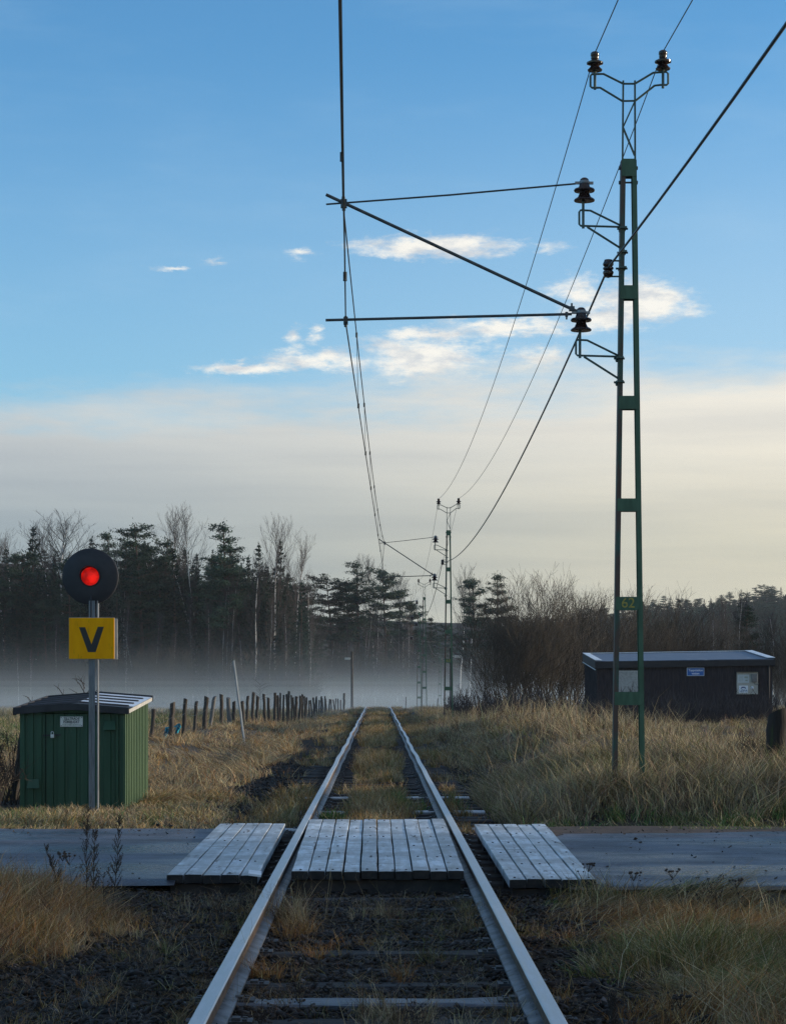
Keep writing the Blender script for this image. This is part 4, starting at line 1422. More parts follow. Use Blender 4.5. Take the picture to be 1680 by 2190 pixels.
# pale leaning pole
rough_post(63.0, 499.3, 1413.5, 521.5, 1581.5, 5.6, M['pale_wood'], 'leaning_pole', 'tall thin pale grey pole leaning left beside the fence', sides=6)
# leaning dark post at the left wall of the shed, and a thick mossy one at the far right
rough_post(28.9, 57, 1509, 38, 1660, 17, M['post'], 'wooden_post', 'dark leaning post close to the left wall of the green shed')
rough_post(27.0, 1663, 1524, 1661, 1645, 46, M['post_moss'], 'wooden_post', 'thick dark mossy post at the far right edge of the photo, before the hut', sides=14)


def lamp_post(px, ptop, pbase, D, hx0, hx1, hy, label):
    p0 = at(px, ptop, D); p1 = at(px, pbase, D)
    gz = min(p1.z, float(ground_z(p1.x, D))) - .1
    root = thing('lamp_post', (p1.x, D, gz), label, 'lamp post', 'lamp posts at the far crossing')
    b = MB(); b.tube([(p1.x, D, gz), (p0.x, D, p0.z)], [.10, .08], 10)
    b.build('pole', M['post'], root, root.location, smooth=True)
    h0, h1 = at(hx0, hy, D), at(hx1, hy, D)
    b = MB(); b.box(((h0.x + h1.x) / 2, D, h0.z), (abs(h1.x - h0.x), .22, .15)); b.bar((h1.x, D, h1.z + .02), (p0.x, D, h1.z + .05), .05, .05)
    b.build('lamp_head', M['lamp_head'], root, root.location, bevel=.03)


def c5(u, v):   # close crop of the far crossing
    return (1300 + u * .4167) / 1.87, (2300 + v * .4167) / 1.87


q = [c5(257, 735), c5(257, 1235), c5(187, 803), c5(240, 803)]
lamp_post(q[0][0], q[0][1], q[1][1], 150, q[2][0], q[3][0], q[2][1], 'lamp post with a pale flat lamp pointing left, in the mist left of the track')
q = [c5(1209, 700), c5(1200, 1190), c5(1303, 783), c5(1237, 783)]
lamp_post(q[0][0] - 1, q[0][1], q[1][1], 146, q[2][0], q[3][0], q[2][1], 'lamp post with a pale flat lamp pointing right, half hidden behind mast 63')
# small stakes near the vanishing end of the track
for (u0, v0, v1, lab) in ((776, 1172, 1262, 'thin marker stake right of the track near the crest'), (1080, 1185, 1240, 'short leaning stake in the mist left of mast 63')):
    a = c5(u0, v0); c = c5(u0 - 4, v1)
    rough_post(120, a[0], a[1], c[0], c[1], 1.6, M['post'], 'marker_stake', lab, sides=6)

# ------------------------------------------------------------------ trees
def rnd_dirs(n, rng):
    v = rng.normal(size=(n, 3))
    return v / np.linalg.norm(v, axis=1)[:, None]


def leafquads(b, c, rng, a0, a1, w, flat=0.35):
    """needle tufts: elongated quads round the points c"""
    n = len(c)
    d = rnd_dirs(n, rng); d[:, 2] *= flat
    d /= np.linalg.norm(d, axis=1)[:, None]
    e = np.cross(d, rnd_dirs(n, rng)); e /= np.maximum(np.linalg.norm(e, axis=1), 1e-6)[:, None]
    L = rng.uniform(a0, a1, n)[:, None]
    b.quads(c, d * L, e * L * w)


def make_pine(seed, H=18.0, bare=0.45, spread=3.4, dens=1.0, cone=0.5):
    rr = random.Random(seed); rng = np.random.default_rng(seed)
    root = thing('pine_tree', (0, 0, 0), 'x', 'tree', 'pines at the forest edge')
    tb = MB(); cb = MB()
    bend = rr.uniform(-.04, .04), rr.uniform(-.04, .04)
    P = lambda t: Vector((bend[0] * H * t * t + .12 * math.sin(5 * t + seed), bend[1] * H * t * t, H * t))
    tb.tube([P(t / 10) for t in range(11)], [.22 * (1 - .88 * t / 10) + .02 for t in range(11)], 7)
    nw = int(11 * dens * (1 - bare) / .55)
    for w in range(nw):
        u = (w + rr.uniform(.1, .9)) / nw          # one whorl of limbs = one storey of the crown
        t = bare + (1 - bare) * u * .97
        shape = (1 - cone) * math.sin(math.pi * (.20 + .72 * u)) ** .7 + cone * (1 - u) ** .8 * (.65 + .35 * min(1, u * 6))
        for k in range(rr.choice((4, 5, 5, 6))):
            L = spread * (.16 + .95 * shape) * rr.uniform(.45, 1.15)
            g = rr.uniform(0, 6.28)
            rise = rr.uniform(-.10, .18) + .50 * u * u
            p0 = P(t + rr.uniform(-.012, .012))
            pts = [p0]
            for q in range(1, 5):
                s = q / 4
                pts.append(p0 + Vector((math.cos(g) * L * s, math.sin(g) * L * s, L * (rise * s * .6 + .16 * s * s))))
            tb.tube(pts, [.05, .04, .03, .022, .01], 4, cap=False)
            npad = max(2, int(L * 3.0))
            for q in range(npad):
                s = .30 + .72 * (q + rr.random()) / npad
                c = p0.lerp(pts[-1], min(s, 1)) + Vector((rr.gauss(0, .22), rr.gauss(0, .22), rr.uniform(0, .16)))
                m = int(rr.uniform(22, 38))
                z = rng.normal(size=(m, 3)) * np.array([.34, .34, .10]) * rr.uniform(.7, 1.25) + np.array(c)
                leafquads(cb, z, rng, .09, .20, .34, .7)
    for i in range(6):
        t = rr.uniform(bare * .45, bare); g = rr.uniform(0, 6.28); p0 = P(t); L = rr.uniform(.5, 1.6)
        tb.tube([p0, p0 + Vector((math.cos(g) * L, math.sin(g) * L, -.1 * L))], [.03, .012], 3, cap=False)
    c = np.array(P(.985)) + rng.normal(size=(70, 3)) * np.array([.28, .28, .35])
    leafquads(cb, c, rng, .09, .2, .32, 1.2)
    tb.build('trunk', M['bark_pine'], root, smooth=True)
    cb.build('crown', M['pine'], root)
    root['H'] = H
    return root


def make_spruce(seed, H=18.0, low=.06, wid=.19):
    rr = random.Random(seed); rng = np.random.default_rng(seed)
    root = thing('spruce_tree', (0, 0, 0), 'x', 'tree', 'spruces at the forest edge')
    tb = MB(); cb = MB()
    tb.tube([(0, 0, 0), (.05, 0, H * .5), (0, .05, H)], [.22, .12, .015], 6)
    nw = 34
    for i in range(nw):
        t = low + (1 - low) * (i + rr.uniform(0, .6)) / nw
        R0 = H * wid * (1 - t) ** .85 + .12
        nb_ = 7 if t < .85 else 5
        for k in range(nb_):
            g = 2 * math.pi * (k + rr.random() * .7) / nb_ + i
            L = R0 * rr.uniform(.55, 1.15)
            drop = -.30 + .55 * t + rr.uniform(-.1, .1)
            m = max(5, int(L * 9))
            s = rng.uniform(.12, 1.0, m) ** .8
            x = math.cos(g) * L * s; y = math.sin(g) * L * s
            side = rng.normal(size=m) * .14 * (.4 + L * .22) * (1.3 - s)
            z = H * t + L * (drop * s + .22 * s * s) - np.abs(rng.normal(size=m)) * .14
            q = np.stack([x - math.sin(g) * side, y + math.cos(g) * side, z], 1)
            leafquads(cb, q, rng, .13, .30, .36, .6)
    q = np.stack([rng.normal(size=14) * .05, rng.normal(size=14) * .05, H * .965 + rng.uniform(0, H * .04, 14)], 1)
    leafquads(cb, q, rng, .1, .2, .3, 2)
    tb.build('trunk', M['bark_pine'], root, smooth=True)
    cb.build('crown', M['spruce'], root)
    root['H'] = H
    return root


def twig_tree(tb, cb, rr, p0, d, L, r, lev, counts, lens, spread=.55, up=.25, rmin=.006, start=.28):
    """recursive bare branch; the stem itself goes to tb at level 0 and to cb further out"""
    nseg = (10, 4, 3, 2)[lev]
    pts = [Vector(p0)]
    d = Vector(d).normalized()
    wob = (.05, .10, .13, .12)[lev]
    for k in range(nseg):
        d = (d + Vector((rr.gauss(0, wob), rr.gauss(0, wob), rr.gauss(0, wob * .5) + up * .10 * (lev > 0)))).normalized()
        pts.append(pts[-1] + d * (L / nseg))
    rad = [max(rmin * .6, r * (1 - .85 * k / nseg)) for k in range(nseg + 1)]
    (tb if lev == 0 else cb).tube(pts, rad, 6 if lev == 0 else 3, cap=False)
    if lev >= len(counts):
        return
    n = counts[lev]
    for k in range(n):
        s = (start if lev == 0 else .10) + (1 - (start if lev == 0 else .10)) * (k + rr.random()) / n
        s = min(s, .995)
        i = min(int(s * nseg), nseg - 1)
        p = pts[i].lerp(pts[i + 1], s * nseg - i)
        t = (pts[i + 1] - pts[i]).normalized()
        a = t.cross(Vector((rr.gauss(0, 1), rr.gauss(0, 1), rr.gauss(0, 1)))).normalized()
        nd = (t * (1 - spread * .5) + a * spread * rr.uniform(.7, 1.2) + Vector((0, 0, up))).normalized()
        sh = 1.25 * math.sin(math.pi * (.22 + .72 * (s - start) / (1 - start))) ** .7 if lev == 0 else 1.15 - .5 * s
        twig_tree(tb, cb, rr, p, nd, L * lens[lev] * sh * rr.uniform(.7, 1.2), max(rmin, r * .40 * (1.15 - s * .6)), lev + 1, counts, lens, spread, up, rmin, start)


def make_birch(seed, H=17.0, stems=1, up=.30, spread=.55, start=.34, counts=(30, 8, 8)):
    rr = random.Random(seed)
    root = thing('birch_tree', (0, 0, 0), 'x', 'tree', 'bare birches at the forest edge')
    tb = MB(); cb = MB()
    for s in range(stems):
        lean = Vector((rr.gauss(0, .10), rr.gauss(0, .05), 1)) if stems > 1 else Vector((rr.gauss(0, .03), 0, 1))
        c = counts if stems == 1 else (counts[0] * 2 // 3, counts[1] - 1, counts[2] - 1)
        twig_tree(tb, cb, rr, (rr.uniform(-.4, .4) * (stems > 1), 0, 0), lean, H * (1 if s == 0 else rr.uniform(.75, .95)), .135 * (1 if stems == 1 else .75), 0, c, (.24, .42, .45), spread, up, .007, start)
    tb.build('trunk', M['bark_birch'], root, smooth=True)
    cb.build('crown', M['twig'], root)
    root['H'] = H
    return root


def make_bush(seed, H=6.0, stems=18, spread=.42, r0=.026):
    rr = random.Random(seed)
    root = thing('bare_bush', (0, 0, 0), 'x', 'bush', 'bare willow bushes')
    tb = MB(); cb = MB()
    for s in range(stems):
        g = rr.uniform(0, 6.28); k = rr.random() ** .6 * spread
        d = Vector((math.cos(g) * k, math.sin(g) * k, 1))
        L = H * rr.uniform(.55, 1.04) * (1 - .25 * k)
        twig_tree(tb, cb, rr, (math.cos(g) * k * .9, math.sin(g) * k * .9, 0), d, L, r0 * rr.uniform(.6, 1.2), 0, (13, 6), (.30, .46), .58, .26, .0075, .25)
    tb.build('stems', M['bush_twig'], root, smooth=True)
    cb.build('twigs', M['bush_twig'], root)
    root['H'] = H
    return root


pines = [make_pine(21, 18, .40, 3.3, 1.0, .75), make_pine(22, 18, .50, 3.7, 1.0, .25), make_pine(23, 18, .34, 2.9, 1.0, .45), make_pine(24, 18, .58, 3.0, 1.0, .3), make_pine(25, 18, .12, 3.3, 1.15, .6)]
spruces = [make_spruce(31), make_spruce(32, 18, .12, .16), make_spruce(33, 18, .03, .22)]
birches = [make_birch(41), make_birch(42, 17, 1, .36, .5), make_birch(43, 17, 3), make_birch(44, 17, 2, .24), make_birch(45, 16, 1, .42, .62, .22, (36, 9, 8))]
bushes = [make_bush(51, 6, 22, .62), make_bush(52, 6, 18, .75), make_bush(53, 6, 28, .5)]
USED = set()
KIND = {'p': pines, 's': spruces, 'b': birches, 'u': bushes}


def plant(kind, v, px, ytop, D, label, group=None, rz=None, wide=1.0, gz=None, tilt=None):
    proto = KIND[kind][v]
    p = at(px, ytop, D)
    if gz is None:
        gz = max(float(hill_z(p.x, D)) if 236 < D < 470 else -9, float(ground_z(p.x, D)))
    s = (p.z - gz) / proto['H']
    loc = (p.x, D, gz - .15)
    rz = R.uniform(0, 6.28) if rz is None else rz
    scl = (s * wide, s * wide, s)
    if proto.name not in USED:
        USED.add(proto.name)
        proto.location = loc; proto.rotation_euler = (tilt[0] if tilt else 0, tilt[1] if tilt else 0, rz); proto.scale = scl
        proto['label'] = label
        if group:
            proto['group'] = group
        elif 'group' in proto:
            del proto['group']
        return proto
    o = dup(proto, loc, rz, scl, label, group, tilt)
    if not group and 'group' in o:
        del o['group']
    return o


# skyline and foreground trees that can be told apart
GP, GS, GB = 'pines of the wood', 'spruces of the wood', 'bare birches of the wood'
TREES = [
    ('s', 0, 71, 1124, 262, 'lone pointed spruce on the skyline above and left of the round signal', 1.15),
    ('b', 0, 112, 1150, 268, 'bare tree on the skyline just right of the lone left spruce', 1.3),
    ('b', 4, 150, 1132, 264, 'wide bare grey tree on the skyline right above the signal disc', 1.5),
    ('s', 1, 196, 1146, 268, 'narrow spruce tip directly over the signal disc', 1.0),
    ('p', 0, 238, 1142, 262, 'small pine on the skyline right of the signal disc', .9),
    ('p', 2, 306, 1118, 246, 'tallest ragged pine on the skyline, right of the signal', 1.0),
    ('p', 4, 345, 1150, 250, 'dense bushy pine crowding the tallest ragged pine on its right', 1.0),
    ('b', 1, 358, 1122, 256, 'bare birch rising behind the tallest ragged pine', 1.0),
    ('b', 2, 424, 1130, 250, 'bare birch with several stems between two big conifers on the skyline', 1.0),
    ('p', 0, 486, 1125, 244, 'broad tall pine with a conical crown left of the centre of the wood', 1.0),
    ('s', 1, 553, 1158, 244, 'slender ragged spruce right of the broad tall pine', 1.0),
    ('s', 0, 600, 1152, 250, 'thin spruce standing inside a bare birch crown at the right part of the left wood', .7),
    ('b', 1, 589, 1144, 247, 'tall bare birch wrapped around the thin spruce', .9),
    ('b', 0, 629, 1178, 250, 'last bare birch at the right end of the tall left wood', .8),
    ('s', 2, 645, 1240, 244, 'short dark pointed spruce at the right end of the tall left wood', .9),
    ('b', 4, 672, 1262, 262, 'low bare birch in the dip of the skyline', 1.0),
    ('p', 1, 712, 1236, 318, 'left flat-topped pine of the middle group', 1.1),
    ('p', 3, 742, 1240, 322, 'thin pine between the flat-topped and the highest pine of the middle group', 1.0),
    ('p', 0, 769, 1205, 318, 'highest pine of the middle group, left of the far masts', 1.0),
    ('b', 1, 800, 1214, 330, 'bare birch showing behind the middle pines', 1.0),
    ('p', 1, 824, 1220, 318, 'right broad pine of the middle group, under the far catenary arm', 1.0),
    ('b', 4, 862, 1248, 326, 'bare birch right of the middle pines, behind the far insulators', 1.1),
    ('p', 3, 884, 1288, 322, 'small low pine right of the middle group', 1.0),
    ('p', 0, 925, 1322, 330, 'low rounded pine between the far masts', 1.0),
    ('b', 0, 985, 1236, 300, 'slim bare birch just right of mast 63', .8),
    ('p', 2, 1016, 1236, 292, 'layered pine right of mast 63', 1.0),
    ('p', 0, 1062, 1232, 292, 'layered pine behind the left edge of the willow bush', 1.0),
    ('b', 1, 1003, 1262, 306, 'second slim bare birch right of mast 63', .8),
]
for k, v, px, yt, D, lab, wd_ in TREES:
    plant(k, v, px, yt, D, lab, None, None, wd_)
# white trunks standing in front of the wood
WT = [('b', 0, 474, 1262, 243, 'white birch trunk, leftmost of the bright trio under the broad tall pine', .55), ('b', 1, 484, 1240, 243.5, 'white birch trunk, middle of the bright trio under the broad tall pine', .5),
      ('b', 0, 492, 1252, 242.5, 'white birch trunk, rightmost of the bright trio under the broad tall pine', .5),
      ('b', 4, 545, 1210, 242, 'white birch with drooping twigs below the slender ragged spruce', .7), ('b', 1, 413, 1290, 243, 'thin pale birch trunk left of the bright trio', .5),
      ('b', 0, 643, 1350, 240, 'thin white birch left of the two pale stems under the short spruce', .4), ('b', 1, 663, 1335, 240, 'thin white birch right of the two pale stems under the short spruce', .4),
      ('b', 0, 65, 1400, 238, 'small white birch low at the left edge behind the shed', .5), ('b', 1, 40, 1385, 238, 'small leaning pale birch at the far left edge', .5),
      ('b', 0, 745, 1335, 312, 'leaning white birch under the left flat-topped pine', .5), ('b', 3, 775, 1310, 312, 'forked white birch under the highest middle pine', .5),
      ('b', 0, 803, 1318, 312, 'white birch with a curved stem under the right broad pine', .5), ('b', 1, 855, 1325, 311, 'white birch trunk left of the far slim mast', .4), ('b', 0, 872, 1322, 311, 'bright white birch trunk behind the far slim mast', .45)]
WT += [('b', v_, px_, yt_, 241, 'slim white birch trunk standing before the dark wood', .45) for v_, px_, yt_ in ((1, 120, 1330), (0, 270, 1300), (4, 330, 1320), (0, 372, 1345), (1, 445, 1300), (0, 520, 1330), (1, 575, 1290), (4, 610, 1310))]
for k, v, px, yt, D, lab, wd_ in WT:
    plant(k, v, px, yt, D, lab, 'slim white birches before the wood' if lab.startswith('slim white birch trunk') else None, None, wd_, tilt=(0, R.uniform(-.03, .03)))

# the mass of the wood: rows of trees kept under the skyline


def skyline(px):
    xs_ = [-120, 0, 60, 130, 220, 300, 420, 500, 600, 650, 690, 760, 840, 900, 960, 1060]
    ys_ = [1185, 1175, 1185, 1190, 1185, 1165, 1190, 1180, 1220, 1275, 1300, 1270, 1280, 1325, 1345, 1340]
    return float(np.interp(px, xs_, ys_))


FR = random.Random(99)
LBL = {'p': 'dark pine in the crowded wood across the misty field', 's': 'dark spruce in the crowded wood across the misty field', 'b': 'bare birch in the crowded wood across the misty field', 'u': 'leafless thicket bush at the foot of the wood across the field'}
for row, D in enumerate((246, 252, 259, 266, 274, 284, 294, 306, 320, 336, 352)):
    px = -60 + FR.uniform(0, 20)
    while px < 668:
        k = FR.choices('psb', (.28, .66, .06))[0]
        v = FR.randrange(len(KIND[k]))
        yt = skyline(px) + FR.uniform(-18, 85) + (40 if row == 0 else 0) * FR.random()
        if k != 'b':
            yt = max(yt, skyline(px) - 14)
        plant(k, v, px, yt, D + FR.uniform(-4, 4), LBL[k], {'p': GP, 's': GS, 'b': GB}[k], None, FR.uniform(.9, 1.2))
        px += FR.uniform(24, 42)
for row, D in enumerate((248, 262, 280, 302, 330)):
    px = -520 + FR.uniform(0, 20)
    while px < -60:
        k = FR.choices('psb', (.35, .5, .15))[0]
        plant(k, FR.randrange(len(KIND[k])), px, 1180 + FR.uniform(-30, 70), D + FR.uniform(-4, 4), LBL[k], {'p': GP, 's': GS, 'b': GB}[k], None, FR.uniform(.9, 1.2))
        px += FR.uniform(34, 58)
for row, D in enumerate((316, 325, 335, 346, 358, 372, 390)):
    px = 668 + FR.uniform(0, 20)
    while px < 1080:
        k = FR.choices('psb', (.30, .34, .36))[0]
        v = FR.randrange(len(KIND[k]))
        yt = max(skyline(px) + FR.uniform(14, 80), 1316) if row > 1 else FR.uniform(1335, 1385)
        plant(k, v, px, yt, D + FR.uniform(-5, 5), LBL[k], {'p': GP, 's': GS, 'b': GB}[k], None, FR.uniform(.8, 1.1))
        px += FR.uniform(26, 46)
for i in range(44):
    px = -40 + i * 25.5 + FR.uniform(-10, 10)
    D = 240 if px < 660 else 309
    plant('u', FR.randrange(3), px, FR.uniform(1375, 1432), D + FR.uniform(-2, 3), LBL['u'], 'thicket at the foot of the wood', None, 1.3)

# willow bushes on the right, behind the bank and the hut
BU = [(1082, 1268, 98, 0, 1.0), (1112, 1248, 100, 2, .95), (1136, 1232, 102, 0, .95), (1160, 1238, 100, 2, 1.0), (1186, 1250, 104, 1, .9), (1210, 1252, 106, 0, .9), (1064, 1345, 94, 1, .8)]
BL = ['left outer part of the big willow thicket, leaning toward the track', 'second bush of the big willow thicket from the track', 'highest bush of the big willow thicket', 'broad bush right of the highest one in the willow thicket', 'bush between the willow thicket and the hut, higher one',
      'bush just left of the big mast, behind the hut corner', 'low outermost willow bush nearest the track']
for (px, yt, D, v, w), lab in zip(BU, BL):
    plant('u', v, px, yt, D, lab + ', bare brown stems', None, None, w, gz=.0)
for i, (px, yt, D) in enumerate(((1238, 1285, 112), (1262, 1262, 116), (1290, 1275, 118), (1318, 1290, 120), (1348, 1300, 122), (1382, 1268, 118), (1412, 1272, 121), (1440, 1285, 124), (1468, 1300, 122), (1496, 1310, 126), (1524, 1325, 124), (1552, 1332, 128), (1620, 1330, 126), (1650, 1322, 130), (1682, 1330, 126))):
    plant('u', i % 3, px, yt, D, 'bare brown bush in the thicket behind the brown hut', 'bushes behind the hut', None, .95, gz=-.2)
for k, v, px, yt, D, lab, w in (('b', 1, 1556, 1296, 130, 'white-stemmed birch behind the right half of the hut roof', .7), ('b', 0, 1580, 1284, 132, 'taller white-stemmed birch behind the right half of the hut roof', .7), ('p', 4, 1592, 1290, 136, 'dark bushy pine behind the right end of the hut', 1.0),
                              ('b', 4, 1652, 1318, 140, 'reddish bare birch at the right edge behind the hut', .8), ('b', 0, 1530, 1320, 140, 'reddish bare birch left of the white-stemmed pair', .7), ('s', 2, 1640, 1345, 150, 'small dark spruce right of the bushy pine behind the hut', 1.0), ('p', 1, 1415, 1330, 180, 'green pine hidden among the bare bushes behind the hut', 1.2)):
    plant(k, v, px, yt, D, lab, None, None, w, gz=-.3)

# unseen spruces added beyond the right edge of the frame to shade the foreground
for i, (x, y, s_) in enumerate(((15.5, 11.5, .42), (17.0, 14.0, .5), (16.2, 16.6, .44), (18.2, 19.0, .5), (17.2, 21.6, .42), (19.0, 20.2, .45), (15.0, 9.0, .4), (15.5, 7.0, .40), (18.5, 12.8, .5), (19.5, 17.6, .5), (20.0, 21.0, .45))):
    dup(spruces[2], (x, y, -.2), i * 1.3, (s_ * 1.25, s_ * 1.25, s_), 'unseen young spruce added beyond the right edge of the frame for shade', 'unseen spruces added for shade')

# the far wooded ridge on the right: one hazy mass of conifers
def far_woods():
    rng = np.random.default_rng(77)
    b = MB()
    n = 0
    for row, D in enumerate(range(572, 870, 18)):
        px = 1000 + rng.uniform(0, 12)
        while px < 1760:
            x = (px - VX) / F * D
            gz = float(far_hill_z(x, D))
            H = rng.uniform(6, 10)
            sp = rng.random() < .35
            c = []
            m = 150
            for q in range(m):
                t = rng.random()
                if sp:
                    r = H * .17 * (1 - t) + .2
                else:
                    r = H * .20 * math.sin(math.pi * min(1, .22 + .72 * t)) + .3
                g = rng.uniform(0, 6.28)
                c.append((x + math.cos(g) * r * rng.random() ** .5, D + math.sin(g) * r, gz + H * t))
            c = np.array(c)
            leafquads(b, c, rng, .26, .55, .5, .5)
            px += rng.uniform(5, 15)
            n += 1
    return struct(b.build('distant_forest', M['far_wood']), 'stuff')


far_woods()

# conifers one can tell apart along the far ridge
RR2 = random.Random(41)
for row, D in enumerate((655, 690, 725, 760, 800, 835)):
    px = 1130 + RR2.uniform(0, 20)
    while px < 1720:
        top = float(np.interp(px, [1130, 1230, 1310, 1390, 1440, 1500, 1560, 1600, 1640, 1680, 1720], [1318, 1302, 1290, 1278, 1274, 1270, 1264, 1262, 1248, 1254, 1250]))
        yt = top + (row < 5) * (5 - row) * 9 + RR2.uniform(-3, 16)
        k = RR2.choices('ps', (.7, .3))[0]
        v = RR2.choice((0, 1, 2, 4)) if k == 'p' else RR2.randrange(3)
        gz = float(far_hill_z((px - VX) / F * D, D)) - 1.0
        if at(px, yt, D).z - gz > 5:
            plant(k, v, px, yt, D, 'dark hazy conifer on the far ridge behind the brown hut', 'conifers on the far ridge', None, 1.25, gz=gz)
        px += RR2.uniform(13, 24)

# ------------------------------------------------------------------ gravel stones between and beside the rails
def stones():
    rng = np.random.default_rng(5)
    bases = []
    for s in range(10):
        import bmesh
        bm = bmesh.new()
        bmesh.ops.create_icosphere(bm, subdivisions=1, radius=1.0)
        v = np.array([p.co[:] for p in bm.verts]); f = np.array([[q.index for q in fc.verts] for fc in bm.faces])
        bm.free()
        v = v * (1 + rng.normal(size=(len(v), 1)) * .22) * np.array([1.0, rng.uniform(.5, .9), rng.uniform(.35, .7)])
        bases.append((v, f))
    V = []; Fs = []; o = 0
    YS = np.array(ysl)
    def put(x, y, s):
        nonlocal o
        v, f = bases[rng.integers(10)]
        g = rng.uniform(0, 6.28); tl = rng.normal() * .35
        c_, s_ = math.cos(g), math.sin(g)
        w = v * s
        w = np.stack([w[:, 0] * c_ - w[:, 1] * s_, w[:, 0] * s_ + w[:, 1] * c_, w[:, 2] + w[:, 0] * tl], 1)
        z = float(ground_z(x, y)) + .014 + s * .15 + rng.random() * .012
        V.append(w + np.array([x, y, z])); Fs.append(f + o); o += len(v)
    for i in range(20000):
        y = 8.0 + 8.4 * rng.random() ** 1.15
        x = rng.uniform(-2.6, 1.6)
        if x < -1.75 and rng.random() < .45 * (y - 8) / 4:
            continue
        if -.06 < abs(x) - .7525 < .06:
            continue
        if abs(x) < 1.32 and np.abs(YS - y).min() < .115 and rng.random() < .62:
            continue
        put(x, y, rng.uniform(.008, .026) * (1.6 if rng.random() < .03 else 1))
    for i in range(7000):
        y = 22.2 + 26 * rng.random() ** 1.5
        x = rng.choice([-1, 1]) * rng.uniform(.05, 2.4)
        if x > 1.7 and rng.random() < .7:
            continue
        put(x, y, rng.uniform(.018, .04))
    V = np.concatenate(V); Fs = np.concatenate(Fs)
    me = bpy.data.meshes.new('gravel')
    me.vertices.add(len(V)); me.vertices.foreach_set('co', V.astype(np.float32).ravel())
    me.loops.add(Fs.size); me.loops.foreach_set('vertex_index', Fs.astype(np.int32).ravel())
    me.polygons.add(len(Fs)); me.polygons.foreach_set('loop_start', np.arange(0, Fs.size, 3, dtype=np.int32))
    me.update(calc_edges=True)
    me.materials.append(M['stone'])
    ob = bpy.data.objects.new('gravel', me); COL.objects.link(ob)
    return struct(ob, 'stuff')


stones()

# ------------------------------------------------------------------ grass
STRAW = np.array([.47, .365, .21]); OCHRE = np.array([.38, .215, .075]); BROWN = np.array([.20, .125, .068]); GREY = np.array([.34, .265, .175])
OLIVE = np.array([.18, .17, .055]); GREEN = np.array([.10, .185, .055]); RUST = np.array([.32, .135, .04])


def grass_field(name, tufts, seed, label=None):
    """tufts: array rows x, y, h, spread, n, bladewidth, lean_x, lean_y, r, g, b"""
    rng = np.random.default_rng(seed)
    T_ = np.asarray(tufts, float)
    n = T_[:, 4].astype(int)
    idx = np.repeat(np.arange(len(T_)), n)
    t = T_[idx]
    N = len(t)
    g = rng.uniform(0, 2 * np.pi, N)
    rad = np.sqrt(rng.random(N)) * t[:, 3]
    x = t[:, 0] + np.cos(g) * rad; y = t[:, 1] + np.sin(g) * rad
    # slightly jittered so that neighbouring tufts interlock
    h = t[:, 2] * rng.uniform(.45, 1.15, N)
    out = rng.uniform(.05, .75, N) ** 1.3
    go = g + rng.normal(0, .7, N)
    dx = np.cos(go) * out + t[:, 6] + rng.normal(0, .12, N); dy = np.sin(go) * out + t[:, 7] + rng.normal(0, .12, N)
    droop = np.clip(rng.normal(.30, .26, N), 0, .9)
    z0 = ground_z(x, y) - .02
    z0 = np.where((np.abs(x - track_x(y)) < 1.3) & (y > 22), np.maximum(z0, track_z(y) - .205), z0)
    gw = rng.uniform(0, 2 * np.pi, N)
    w = t[:, 5] * rng.uniform(.6, 1.3, N)
    wx = np.cos(gw) * w; wy = np.sin(gw) * w
    L = []
    kx = rng.normal(0, .10, N); ky = rng.normal(0, .10, N); kz = np.where(rng.random(N) < .22, rng.uniform(.25, .6, N), 0)
    for s, k in ((0, 1.0), (.42, .85), (.78, .55), (1.0, 0)):
        q = (0, 1, -.6, .8)[(0, .42, .78, 1.0).index(s)]
        cx = x + dx * h * s ** 1.7 + kx * h * q * s * 1.2; cy = y + dy * h * s ** 1.7 + ky * h * q * s * 1.2
        cz = z0 + h * (s - droop * s ** 3 * .8 - kz * max(0, s - .42) * 1.3)
        cz = np.maximum(cz, z0 + .012)
        if k:
            L.append(np.stack([cx - wx * k, cy - wy * k, cz], 1)); L.append(np.stack([cx + wx * k, cy + wy * k, cz], 1))
        else:
            L.append(np.stack([cx, cy, cz], 1))
    V = np.stack(L, 1).reshape(-1, 3)
    base = (np.arange(N) * 7)[:, None]
    quads = np.concatenate([base + np.array([0, 1, 3, 2]), base + np.array([2, 3, 5, 4])], 1).reshape(-1, 4)
    tris = (base + np.array([4, 5, 6]))
    me = bpy.data.meshes.new(name)
    me.vertices.add(len(V)); me.vertices.foreach_set('co', V.astype(np.float32).ravel())
    li = np.concatenate([quads.ravel(), tris.ravel()]).astype(np.int32)
    me.loops.add(len(li)); me.loops.foreach_set('vertex_index', li)
    ls = np.concatenate([np.arange(len(quads)) * 4, len(quads) * 4 + np.arange(N) * 3]).astype(np.int32)
    me.polygons.add(len(ls)); me.polygons.foreach_set('loop_start', ls)
    me.update(calc_edges=True)
    col = t[:, 8:11] * rng.uniform(.40, 1.50, (N, 1)) * (1 + rng.normal(0, .07, (N, 3)))
    dead = rng.random(N) < .10
    col[dead] = STRAW * rng.uniform(.9, 1.5, (dead.sum(), 1))
    C = np.concatenate([np.repeat(np.clip(col, .004, .8), 7, 0), np.ones((N * 7, 1))], 1)
    a = me.color_attributes.new('Col', 'FLOAT_COLOR', 'POINT')
    a.data.foreach_set('color', C.astype(np.float32).ravel())
    me.materials.append(M['grass'])
    ob = bpy.data.objects.new(name, me); COL.objects.link(ob)
    return struct(ob, 'stuff')


def pick(rng, cols, wts):
    c = cols[rng.choice(len(cols), p=np.array(wts) / sum(wts))]
    c2 = cols[rng.choice(len(cols), p=np.array(wts) / sum(wts))]
    k = rng.random()
    return c * (1 - k * .5) + c2 * k * .5


